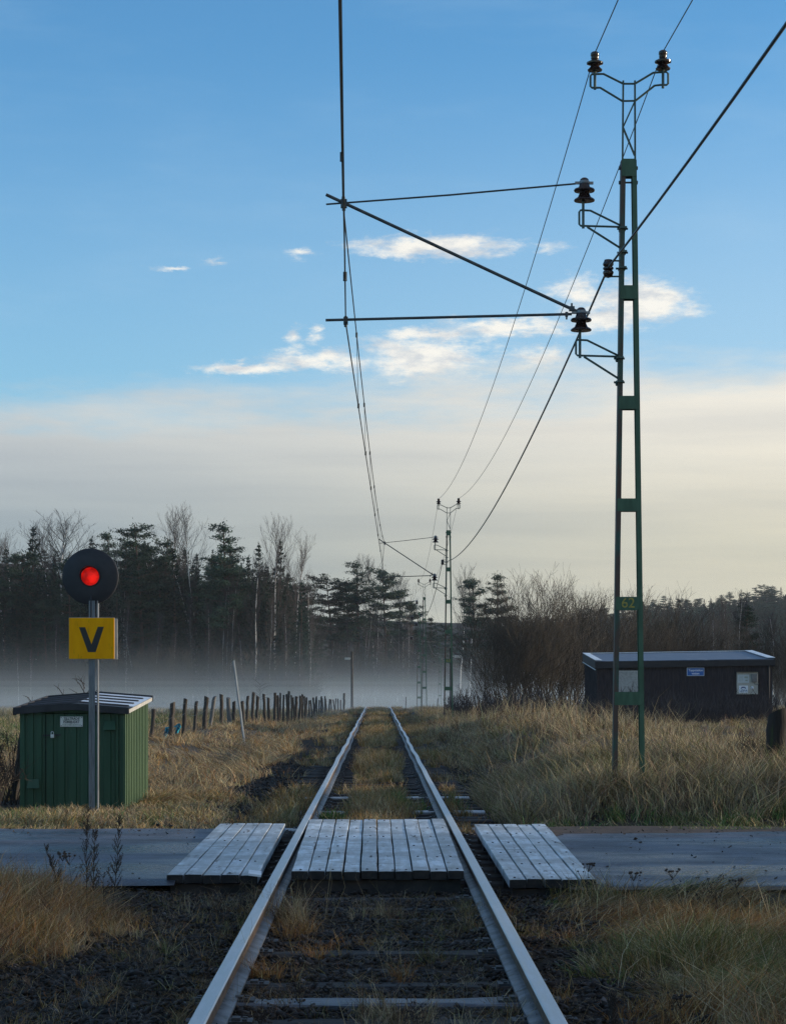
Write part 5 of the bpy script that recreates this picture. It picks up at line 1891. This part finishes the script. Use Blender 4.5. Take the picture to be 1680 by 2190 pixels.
def near_grass():
    rng = np.random.default_rng(61)
    T_ = []
    # right verge, in front of the road
    for i in range(2900):
        y = rng.uniform(8.0, 15.7); x = 1.0 + rng.random() ** .9 * 2.6
        edge = x - 1.02 - .18 * vnoise(0, y, 2.2, 51)
        if edge < 0 or (y > 15.1 and x < 1.8 and rng.random() < .6) or y > 15.05 + .60 * vnoise(x, 0, 2.2, 50):
            continue
        k = vnoise(x, y, .9, 52); k2 = vnoise(x, y, 1.7, 53)
        h = (.10 + .28 * k2 * (.6 + .4 * k)) * (.55 + .45 * sstep(0, .5, edge)) * rng.uniform(.7, 1.25)
        if k > .56:
            c = pick(rng, [OLIVE, STRAW, OCHRE, GREEN], [.5, .15, .2, .15])
        elif k < .34:
            c = pick(rng, [OCHRE, RUST, BROWN], [.45, .35, .2])
        else:
            c = pick(rng, [STRAW, OCHRE, BROWN, OLIVE, RUST], [.2, .3, .22, .16, .12])
        lx = (vnoise(x, y, .8, 54) - .5) * .9
        if vnoise(x, y, 1.3, 97) > .60:
            lx += 1.2 if vnoise(x, y, .6, 98) > .5 else -1.2
            h *= .8
        T_.append((x, y, h, rng.uniform(.04, .10), rng.integers(18, 38), .0022, lx + rng.normal(0, .45), rng.normal(0, .4) - .1, *c))
    # tall pale stalks over it
    for i in range(150):
        y = rng.uniform(8.5, 15.2); x = 1.15 + rng.random() * 2.2
        T_.append((x, y, rng.uniform(.38, .62), .02, rng.integers(2, 5), .0016, rng.normal(-.1, .22), rng.normal(0, .15), *(STRAW * rng.uniform(.7, 1.2))))
    for i in range(120):
        y = rng.uniform(8.5, 15.2); x = 1.1 + rng.random() * 2.2
        T_.append((x, y, rng.uniform(.2, .5), .02, rng.integers(2, 7), .0016, rng.normal(0, .3), rng.normal(0, .2), *(BROWN * rng.uniform(.25, .6))))
    # left mound of dry grass
    for i in range(2300):
        y = rng.uniform(10.6, 15.35); x = -1.35 - rng.random() * 2.4
        lim = -1.78 + .30 * (y - 13.2) / 2 * -0.5 + .5 * (vnoise(0, y, 1.3, 55) - .5)
        if y < 12.2:
            lim -= (12.2 - y) * .30
        if x > lim:
            continue
        if y > 15.2 + .45 * vnoise(x, 0, 1.8, 56):
            continue
        k = vnoise(x, y, 1.3, 57)
        h = (.16 + .26 * k) * (.5 + .5 * float(sstep(0, .45, lim - x))) * rng.uniform(.7, 1.25)
        c = pick(rng, [OCHRE, STRAW, BROWN, RUST, OLIVE, GREY], [.26, .18, .24, .10, .10, .12])
        T_.append((x, y, h, rng.uniform(.05, .11), rng.integers(22, 42), .0022, rng.normal(.1, .5), rng.normal(-.08, .4), *c))
    # sparse tufts in the gravel on the left and between the rails
    for i in range(480):
        y = rng.uniform(8.3, 15.4); x = rng.uniform(-2.5, -.85)
        c = pick(rng, [OCHRE, BROWN, GREY, OLIVE], [.3, .3, .2, .2])
        T_.append((x, y, rng.uniform(.05, .17), rng.uniform(.02, .06), rng.integers(8, 26), .0014, rng.normal(0, .2), rng.normal(0, .2), *c))
    for (x, y, r, n_, h, cs) in ((-.62, 11.55, .07, 5, .20, (OCHRE, RUST)), (-.58, 14.3, .14, 11, .34, (STRAW, BROWN)), (-.52, 13.5, .16, 8, .24, (BROWN, OCHRE)), (-.33, 12.6, .12, 7, .15, (RUST, OCHRE)), (.02, 14.6, .16, 9, .20, (BROWN, STRAW)), (.11, 11.5, .06, 4, .18, (OCHRE, RUST)),
                                  (.28, 12.3, .08, 4, .18, (OLIVE, BROWN)), (.05, 9.9, .16, 11, .26, (STRAW, BROWN)), (.12, 9.0, .13, 9, .22, (BROWN, OCHRE)), (-.25, 9.3, .2, 5, .12, (BROWN, GREY)), (.42, 9.35, .15, 5, .22, (STRAW, GREY)),
                                  (-1.32, 12.1, .16, 9, .17, (OLIVE, BROWN)), (-1.65, 9.35, .10, 8, .13, (OLIVE, OCHRE)), (-1.45, 10.7, .2, 9, .1, (RUST, BROWN)), (-.55, 10.6, .15, 6, .16, (BROWN, GREY)), (.5, 13.6, .12, 7, .15, (OLIVE, BROWN)), (.22, 13.3, .3, 9, .1, (OLIVE, GREY)),
                                  (-.1, 13.0, .1, 5, .14, (OCHRE, RUST)), (.62, 14.9, .1, 6, .18, (OLIVE, BROWN)), (-1.1, 14.6, .3, 8, .2, (BROWN, GREY)), (-1.6, 13.2, .2, 12, .2, (STRAW, OCHRE)), (1.0, 13.2, .1, 6, .16, (OLIVE, BROWN)), (.45, 10.6, .2, 5, .1, (GREY, BROWN))):
        for q in range(int(n_ * 1.6)):
            c = cs[rng.integers(2)] * rng.uniform(.8, 1.15)
            T_.append((x + rng.normal() * r * .6, y + rng.normal() * r * 1.1, h * rng.uniform(.6, 1.1), rng.uniform(.03, .06), rng.integers(24, 44), .0015, rng.normal(0, .2), rng.normal(0, .2), *c))
        for q in range(3):
            T_.append((x + rng.normal() * r, y + rng.normal() * r, h * 1.9, .01, 3, .0013, rng.normal(0, .2), rng.normal(0, .1), *(STRAW * .7)))
    for i in range(420):
        y = rng.uniform(8.3, 15.9); x = rng.uniform(-.62, .62)
        c = pick(rng, [BROWN, GREY, OLIVE, OCHRE], [.3, .25, .25, .2])
        T_.append((x, y, rng.uniform(.04, .15), rng.uniform(.03, .08), rng.integers(6, 22), .0014, rng.normal(0, .3), rng.normal(0, .3), *c))
    # litter: dead blades lying flat among the stones, and small dry tufts along both rails
    for i in range(9500):
        y = 8.2 + 7.8 * rng.random(); x = rng.uniform(-2.5, 1.25)
        if vnoise(x, y, 1.6, 58) < .36:
            continue
        c = pick(rng, [BROWN, OCHRE, RUST, GREY], [.45, .2, .15, .2]) * .8
        a = rng.uniform(0, 6.28)
        T_.append((x, y, rng.uniform(.03, .09), rng.uniform(.03, .08), rng.integers(4, 14), .0014, 1.6 * math.cos(a), 1.6 * math.sin(a), *c))
    for i in range(420):
        y = 8.2 + 7.8 * rng.random(); x = rng.choice([-1, 1]) * (.7525 + rng.choice([-1, 1]) * rng.uniform(.09, .2))
        if vnoise(x * 3, y, .9, 59) < .40:
            continue
        c = pick(rng, [BROWN, OCHRE, GREY, OLIVE], [.35, .3, .2, .15])
        T_.append((x, y, rng.uniform(.06, .20), rng.uniform(.02, .06), rng.integers(8, 24), .0016, rng.normal(0, .3), rng.normal(0, .3), *c))
    return grass_field('grass', T_, 1)


def far_grass():
    rng = np.random.default_rng(62)
    T_ = []

    def put(x, y, h, c, n_, wmul=1.0, lx=0.0, spread=None):
        D = y
        T_.append((x, y, h, spread or rng.uniform(.06, .14) * (1 + D / 90), n_, .0016 * (1 + D / 26) * wmul, lx, rng.normal(0, .18), *c))
    # strip just beyond the road
    for i in range(5800):
        y = 21.6 + 8.7 * rng.random() ** 1.25
        x = rng.uniform(-7.0, 8.0)
        if -1.65 - .40 * vnoise(0, y, .7, 71) < x < 1.25 + .35 * vnoise(3, y, .7, 72):
            if not (y < 23.0 and x < -1.75):
                continue
        edge = y - 21.60 - .45 * vnoise(x, 0, 1.3, 73)
        if edge < 0:
            continue
        e = float(sstep(0, 1.6, edge))
        k = vnoise(x, y, .55, 74)
        if x < 0:
            h = .10 + .13 * e * k
            c = pick(rng, [STRAW, OCHRE, GREY, OLIVE, GREEN], [.42, .16, .2, .16, .06 + .2 * (x < -3.5)])
            if -5.0 < x < -3.05 and y > 26.0:
                continue
        else:
            e = float(sstep(.7, 2.0, edge))
            h = .07 + .05 * k + e * (.16 + .34 * k)
            c = pick(rng, [STRAW, GREY, BROWN, OLIVE], [.34, .26, .18, .22]) if e > .35 else pick(rng, [OLIVE, GREEN, STRAW], [.4, .4, .2])
            if x > 3.9 and e < .7:
                c = pick(rng, [GREEN, OLIVE, STRAW], [.6, .25, .15])
        put(x, y, h * rng.uniform(.75, 1.25), c, rng.integers(16, 34), 1.5, (vnoise(x, y, .9, 75) - .5) * .9 + rng.normal(0, .42))
    # bank on the right and slope on the left, thinning out with distance
    for i in range(11500):
        y = 27 + 68 * rng.random() ** 1.35
        half = 1150 / F * y
        x = rng.uniform(-half, half)
        d = x - float(track_x(y))
        if -1.75 - .60 * vnoise(0, y, .35, 76) < d < 1.35 + .45 * vnoise(3, y, .4, 77):
            continue
        if y < 29.3 and -5.0 < x < -3.05:
            continue
        if y > 73 and x > 7.6 and not (x > 15.2 or y > 86):
            continue
        k = vnoise(x, y, .28, 78)
        if d > 0:
            k3 = vnoise(x, y, .7, 91)
            h = .11 + .40 * k * (.35 + .9 * k3)
            if vnoise(x, y, .4, 92) < .36:
                c = pick(rng, [BROWN, RUST * .6, OLIVE * .6], [.6, .2, .2]); h *= .75
            else:
                c = pick(rng, [STRAW, GREY, BROWN, OCHRE, OLIVE], [.24, .32, .22, .06, .16])
        else:
            h = (.16 + .32 * k) if d > -5.4 else .25 + .15 * k
            c = pick(rng, [STRAW, OCHRE, BROWN, GREY], [.40, .24, .18, .18]) if d > -7.5 else pick(rng, [GREEN, OLIVE, STRAW], [.4, .3, .3])
        lay = vnoise(x, y, .5, 95) > .60          # patches of grass beaten flat
        put(x, y, h * rng.uniform(.7, 1.25) * (.75 if lay else 1), c, rng.integers(14, 30), 1.5, (vnoise(x, y, .6, 79) - .5) * .9 + rng.normal(0, .45) + (1.3 if lay else 0) * (1 if vnoise(x, y, .2, 96) > .5 else -1))
    # dark dead stems standing in the grass
    for i in range(900):
        y = 23.2 + 48 * rng.random() ** 1.4; x = rng.uniform(1.6, 8.5) if rng.random() < .8 else rng.uniform(-7, -2.2)
        if x < 0 and (y < 30 or rng.random() < .5):
            continue
        if vnoise(x, y, .45, 93) < .45:
            continue
        put(x, y, rng.uniform(.30, .70), BROWN * rng.uniform(.25, .6), rng.integers(4, 12), 1.0, rng.normal(0, .25), .05)
    # tall bleached stalks on the bank
    for i in range(520):
        y = rng.uniform(30, 72); x = rng.uniform(2.2, 8.2)
        put(x, y, rng.uniform(.6, .95), STRAW * rng.uniform(.6, 1.2), rng.integers(3, 8), .9, rng.normal(0, .2), .12)
    # between and right beside the rails beyond the crossing
    for i in range(5400):
        y = 22.6 + 120 * rng.random() ** 1.5
        s = rng.random()
        d = rng.normal(0, .26) if s < .66 else rng.choice([-1, 1]) * rng.uniform(.88, 1.55)
        if s < .62 and abs(d) > .62:
            continue
        k = vnoise(d * 1.5, y, .45, 80)
        if s >= .66 and k < (.36 if .86 < d < 1.12 else .60):
            continue
        if s < .66 and y < 34 and (k < .56 or abs(d) > .36 and k < .68):
            continue
        if s < .66 and 34 <= y < 60 and (k < .30 or abs(d) > .36 + .3 * (k - .4)):
            continue
        c = pick(rng, [OCHRE, STRAW, BROWN, OLIVE], [.36, .22, .2, .22])
        if 26.5 < y < 30 and d > .2:
            c = pick(rng, [OLIVE, GREEN, OCHRE], [.5, .3, .2])
        h = (.10 + .20 * k) * (1.0 if y < 40 else 1.1)
        put(float(track_x(y)) + d, y, h * rng.uniform(.6, 1.25), c, rng.integers(18, 36), 1, rng.normal(0, .15), .08)
    # shoulders: dark gravel with only a few tufts
    for i in range(2600):
        y = 23 + 110 * rng.random() ** 1.4
        d = rng.choice([-1, 1]) * rng.uniform(1.3, 2.7)
        if vnoise(d, y, .35, 81) < ((.74 if d < 0 else .64) if y < 50 else .5):
            continue
        c = pick(rng, [STRAW, BROWN, GREY, OCHRE], [.3, .3, .2, .2])
        put(float(track_x(y)) + d, y, rng.uniform(.10, .28), c, rng.integers(16, 32), 1, rng.normal(0, .2))
    # one fresh green clump beside the left rail and a pale one on the left shoulder
    for q in range(9):
        put(-.56 + rng.normal() * .05, 25.0 + rng.normal() * .2, rng.uniform(.15, .24), GREEN * rng.uniform(.7, 1.1), 40, 1.3)
    for q in range(6):
        put(-1.38 + rng.normal() * .06, 27.3 + rng.normal() * .2, rng.uniform(.16, .26), STRAW * 1.25, 30, 1)
    # the field and verges in the distance
    for i in range(6500):
        y = 80 + 75 * rng.random()
        half = 1150 / F * y
        x = rng.uniform(-half, half)
        d = x - float(track_x(y))
        if abs(d) < 2.0 and abs(d) > .5:
            continue
        if 7.6 < x < 15.3 and 79 < y < 86:
            continue
        c = pick(rng, [STRAW, GREY, BROWN, OLIVE], [.34, .3, .22, .14]) if d > -6 else pick(rng, [OLIVE, STRAW, GREY], [.4, .3, .3])
        put(x, y, rng.uniform(.15, .42) * (.5 if abs(d) < 1 else 1), c, rng.integers(14, 24), 1.3, 0, .45)
    return grass_field('grass', T_, 2)


near_grass()
far_grass()
# dark twiggy undergrowth on the bank in front of the hut and beside mast 63
def undergrowth():
    rr = random.Random(17)
    b = MB()
    for i in range(330):
        if i < 230:
            y = rr.uniform(66, 78.5); x = rr.uniform(4.2, 13.2)
            if y > 74 and x > 12:
                continue
            h = rr.uniform(.5, 1.25)
        else:
            y = rr.uniform(78, 100); x = rr.uniform(3.0, 6.5); h = rr.uniform(.5, 1.3)
        z = float(ground_z(x, y))
        for k in range(5):
            g = rr.uniform(0, 6.28); l = rr.uniform(.1, .45) * h
            p0 = Vector((x, y, z - .05)); p2 = Vector((x + math.cos(g) * l, y + math.sin(g) * l, z + h * rr.uniform(.6, 1)))
            pm = p0.lerp(p2, .55) + Vector((0, 0, .1 * h))
            b.tube([p0, pm, p2], [.012, .009, .004], 3, cap=False)
            for q in range(4):
                t = rr.uniform(.35, 1); pp = p0.lerp(p2, t); g2 = rr.uniform(0, 6.28)
                b.tube([pp, pp + Vector((math.cos(g2) * .12, math.sin(g2) * .12, .18)) * h], [.007, .003], 3, cap=False)
    return struct(b.build('undergrowth', M['twig']), 'stuff')


undergrowth()


def litter():
    rng = np.random.default_rng(88)
    b = MB()
    n = 480
    x = np.where(rng.random(n) < .4, rng.uniform(-5.5, -1.7, n), rng.uniform(1.6, 6.0, n)); y = 15.6 + 5.9 * rng.random(n)
    edge = rng.random(n) < .6
    y = np.where(edge, np.where(rng.random(n) < .65, 21.4 - np.abs(rng.normal(0, .5, n)), 15.75 + np.abs(rng.normal(0, .35, n))), y)
    z = np.where(x < 0, -.028, -.043) + .006
    a = rng.uniform(0, 6.28, n); L = rng.uniform(.008, .024, n)
    c = np.stack([x, y, z], 1)
    b.quads(c, np.stack([np.cos(a) * L, np.sin(a) * L, rng.normal(0, .004, n)], 1), np.stack([-np.sin(a) * L * .6, np.cos(a) * L * .6, np.abs(rng.normal(0, .006, n))], 1))
    return struct(b.build('leaf_litter', M['weed']), 'stuff')


litter()


# ------------------------------------------------------------------ single dead weeds
def weed(px, pyb, D, h, label, seed, kind=0, lean=0.0, group=None):
    rr = random.Random(seed)
    p = at(px, pyb, D)
    z = float(ground_z(p.x, D)) - .03
    b = MB()
    o = Vector((p.x, D, z))
    pts = [o]
    d = Vector((lean, rr.uniform(-.05, .05), 1)).normalized()
    for k in range(7):
        d = (d + Vector((rr.gauss(0, .05), rr.gauss(0, .05), 0))).normalized()
        pts.append(pts[-1] + d * h / 7)
    r0 = .0045 if kind == 0 else .003
    b.tube(pts, [r0 * (1 - .75 * k / 7) for k in range(8)], 5)
    top = pts[-1]
    if kind == 0:      # mugwort-like stalk, short seed spikes all the way up
        for k in range(46):
            t = .30 + .70 * rr.random()
            i = min(int(t * 7), 6); q = pts[i].lerp(pts[i + 1], t * 7 - i)
            g = rr.uniform(0, 6.28); L = h * .13 * (1.15 - t) + .025
            e = q + Vector((math.cos(g) * L * .5, math.sin(g) * L * .5, L * .9))
            b.tube([q, q.lerp(e, .6) + Vector((0, 0, -.004)), e], [.0018, .0016, .001], 3, cap=False)
            for m in range(5):
                c = q.lerp(e, .3 + .7 * m / 4)
                b.tube([c + Vector((rr.gauss(0, .003), rr.gauss(0, .003), -.004)), c + Vector((rr.gauss(0, .003), 0, .004))], [.0026, .0016], 4)
    elif kind == 1:    # umbel or tansy head
        for k in range(9):
            g = rr.uniform(0, 6.28); L = rr.uniform(.02, .05)
            e = top + Vector((math.cos(g) * L, math.sin(g) * L, .03 + rr.uniform(-.008, .008)))
            b.tube([pts[-2].lerp(top, .6), e], [.0015, .0012], 3, cap=False)
            b.lathe(e, [(.003, 0), (.009, .004), (.008, .011), (.002, .013)], 6)
        for k in range(5):
            t = rr.uniform(.3, .85); i = min(int(t * 7), 6); q = pts[i]
            g = rr.uniform(0, 6.28); L = rr.uniform(.06, .14)
            e = q + Vector((math.cos(g) * L * .6, math.sin(g) * L * .6, L))
            b.tube([q, e], [.0016, .001], 3, cap=False)
            b.lathe(e, [(.002, 0), (.006, .003), (.005, .008), (.001, .009)], 6)
    else:              # open twiggy head of small seed pods
        for k in range(16):
            t = .35 + .6 * rr.random(); i = min(int(t * 7), 6); q = pts[i].lerp(pts[i + 1], t * 7 - i)
            g = rr.uniform(0, 6.28); L = h * rr.uniform(.10, .24)
            e = q + Vector((math.cos(g) * L * .8, math.sin(g) * L * .6, L * .8))
            b.tube([q, e], [.0014, .0009], 3, cap=False)
            for m in range(3):
                f = e + Vector((rr.gauss(0, .018), rr.gauss(0, .018), rr.gauss(0, .012)))
                b.tube([q.lerp(e, .8), f], [.0008, .0006], 3, cap=False)
                b.lathe(f, [(.001, -.005), (.0045, 0), (.001, .005)], 5)
    return tag(b.build('dead_weed', M['weed'], org=tuple(o)), label, 'weed', group)


weed(183, 1890, 14.6, .72, 'dark dead weed stalk with bushy seed spikes, left of the pair before the signal', 1)
weed(196, 1900, 14.4, .60, 'dark dead weed stalk leaning against the left tall one before the signal pole', 4, lean=.03)
weed(238, 1905, 14.2, .70, 'dark dead weed stalk with bushy seed spikes, right of the pair before the signal', 2, lean=.02)
weed(150, 1900, 14.1, .52, 'dead weed stalk curving left before the left asphalt', 3, lean=-.22)
weed(215, 1910, 14.0, .36, 'thin dead weed with open seed heads between the two tall dark stalks', 5, 2, .08)
weed(160, 1890, 14.5, .38, 'thin dead weed with round buds left of the tall dark stalks', 6, 1, -.10)
weed(125, 1830, 15.0, .33, 'small dead weed stalk standing before the left road', 7, 1)
weed(520, 1915, 14.2, .27, 'fine grey seeded weed in front of the left deck corner', 8, 2, .05)
weed(470, 1925, 14.0, .25, 'low grey seeded weed under the front edge of the left deck', 9, 2, -.1)
weed(1385, 1910, 14.0, .34, 'dead tansy stem with a flat dark head before the right asphalt, left one', 10, 1, -.35)
weed(1470, 1900, 14.0, .36, 'dead tansy stem with a flat dark head before the right asphalt, middle one', 11, 1, -.10)
weed(1590, 1895, 14.0, .30, 'dead weed stem with one round head before the right asphalt, right one', 12, 1, -.12)
weed(1540, 1890, 14.1, .33, 'thin branching dead stem before the middle of the right asphalt', 13, 2, -.15)
weed(1500, 1895, 14.3, .30, 'fine dead stem with few seeds between the tansy heads on the right', 14, 2, .05)
weed(450, 2170, 9.2, .14, 'low grey seeded weed in gravel left of the left rail at the bottom', 15, 2)
weed(560, 2130, 9.6, .20, 'grey seeded weed just inside the left rail at the bottom', 16, 2, .1)
weed(640, 2080, 10.4, .17, 'grey seeded weed between the rails, left of the middle', 17, 2)
weed(905, 2150, 9.3, .24, 'thin dead weed between the rails near the bottom edge', 18, 2, -.1)
weed(300, 2080, 10.6, .13, 'tiny grey weed in the gravel left of the track', 19, 2)
weed(1310, 2160, 9.2, .26, 'dark upright dead weed in the right grass near the bottom edge', 20, 0)
weed(1460, 2170, 9.2, .22, 'dark dead tansy head low in the right grass near the bottom edge', 21, 1)
weed(1250, 1900, 14.8, .32, 'thin dead stem with a dark tip at the corner of the right deck', 22, 1, .05)

# bare brambles beside the shed and a bare sapling behind its roof
def brambles(px0, px1, D, h, n, seed, label, name='bramble_bush'):
    rr = random.Random(seed)
    b = MB()
    o = at((px0 + px1) / 2, 1700, D)
    gz = float(ground_z(o.x, D))
    for i in range(n):
        px = rr.uniform(px0, px1)
        p = at(px, 1700, D + rr.uniform(-.4, .4)); p.z = gz - .03
        g = rr.uniform(0, 6.28); L = rr.uniform(.3, .8) * h
        q = [p]
        for k in range(1, 7):
            t = k / 6
            q.append(p + Vector((math.cos(g) * L * t, math.sin(g) * L * .5 * t, h * rr.uniform(.7, 1.1) * (1.9 * t - 1.15 * t * t) )))
        b.tube(q, [.006, .006, .005, .0045, .004, .003, .002], 4, cap=False)
        for k in range(8):
            i_ = rr.randrange(2, 6); c = q[i_].lerp(q[i_ + 1], rr.random()); g2 = rr.uniform(0, 6.28); l = rr.uniform(.06, .2)
            b.tube([c, c + Vector((math.cos(g2) * l, math.sin(g2) * l * .6, rr.uniform(-.05, .18)))], [.003, .0015], 3, cap=False)
    return tag(b.build(name, M['weed'], org=(o.x, o.y, gz)), label, 'bush')


brambles(-40, 40, 27.6, 1.15, 46, 3, 'dark tangle of bare brambles left of the green shed at the photo edge')
brambles(-60, 8, 25.2, .75, 40, 4, 'low dark bramble mound at the left edge before the shed')
brambles(1585, 1690, 27.5, .55, 26, 5, 'low bare bramble around the foot of the mossy post at the right edge')


def sapling(px, ptop, pbase, D, seed, label, wide=.45):
    rr = random.Random(seed)
    a = at(px, pbase, D); t_ = at(px, ptop, D)
    gz = float(ground_z(a.x, D)) - .05
    b = MB()
    h = t_.z - gz
    main = [Vector((a.x + .02 * math.sin(k), D, gz + h * k / 6)) for k in range(7)]
    b.tube(main, [.012 * (1 - .8 * k / 6) for k in range(7)], 5)
    for k in range(12):
        s = .55 + .42 * k / 12; c = Vector((a.x, D, gz + h * s)); g = rr.choice([0, math.pi]) + rr.gauss(0, .5); l = h * wide * .35 * rr.uniform(.4, 1)
        e = c + Vector((math.cos(g) * l, math.sin(g) * l, l * rr.uniform(.3, 1.1)))
        b.tube([c, c.lerp(e, .5) + Vector((0, 0, .03)), e], [.006, .005, .002], 4, cap=False)
        if rr.random() < .6:
            f = c.lerp(e, .6); b.tube([f, f + Vector((rr.gauss(0, .06), 0, .09))], [.004, .0015], 3, cap=False)
    return tag(b.build('sapling', M['weed'], org=(a.x, D, gz)), label, 'sapling')


sapling(181, 1446, 1600, 30.5, 1, 'bare twiggy sapling sticking up behind the shed roof beside the signal pole')
sapling(70, 1490, 1600, 30.2, 2, 'short bare twig above the left end of the shed roof', .3)
sapling(137, 1474, 1600, 30.0, 3, 'thin forked twig above the left half of the shed roof', .3)
sapling(557, 1460, 1530, 99, 4, 'bare twiggy bush rising over the close row of fence posts', .9)

# ------------------------------------------------------------------ mist over the field and the haze of the air
def volume_box(name, x0, x1, y0, y1, z0, z1, dens, col, aniso=0.0):
    b = MB()
    b.box(((x0 + x1) / 2, (y0 + y1) / 2, (z0 + z1) / 2), (x1 - x0, y1 - y0, z1 - z0))
    m = bpy.data.materials.new(name)
    m.use_nodes = True
    T = NT(m.node_tree); T.n.clear()
    out = T.new('ShaderNodeOutputMaterial')
    v = T.new('ShaderNodeVolumePrincipled')
    v.inputs['Color'].default_value = (*col, 1)
    v.inputs['Density'].default_value = dens
    v.inputs['Anisotropy'].default_value = aniso
    T.l.new(v.outputs[0], out.inputs['Volume'])
    o = b.build(name, m)
    return struct(o, 'stuff')


MC = (0.78, 0.90, 0.97)
for i, (zt, dn) in enumerate(((0.35, .0016), (0.8, .0013), (1.2, .0010), (1.7, .0009), (2.2, .0008), (2.8, .0007), (3.5, .00046), (4.3, .00032), (5.4, .00018), (7.2, .00006))):
    volume_box('mist', -150 - i * 2, 24 + i * 1.5, 104 + i * 3, 330 + i * 3, -4 - .05 * i, zt, dn * .85, MC)
volume_box('haze', -420, 520, -90, 1110, -8, 60, .00012, (0.90, 0.95, 1.0))
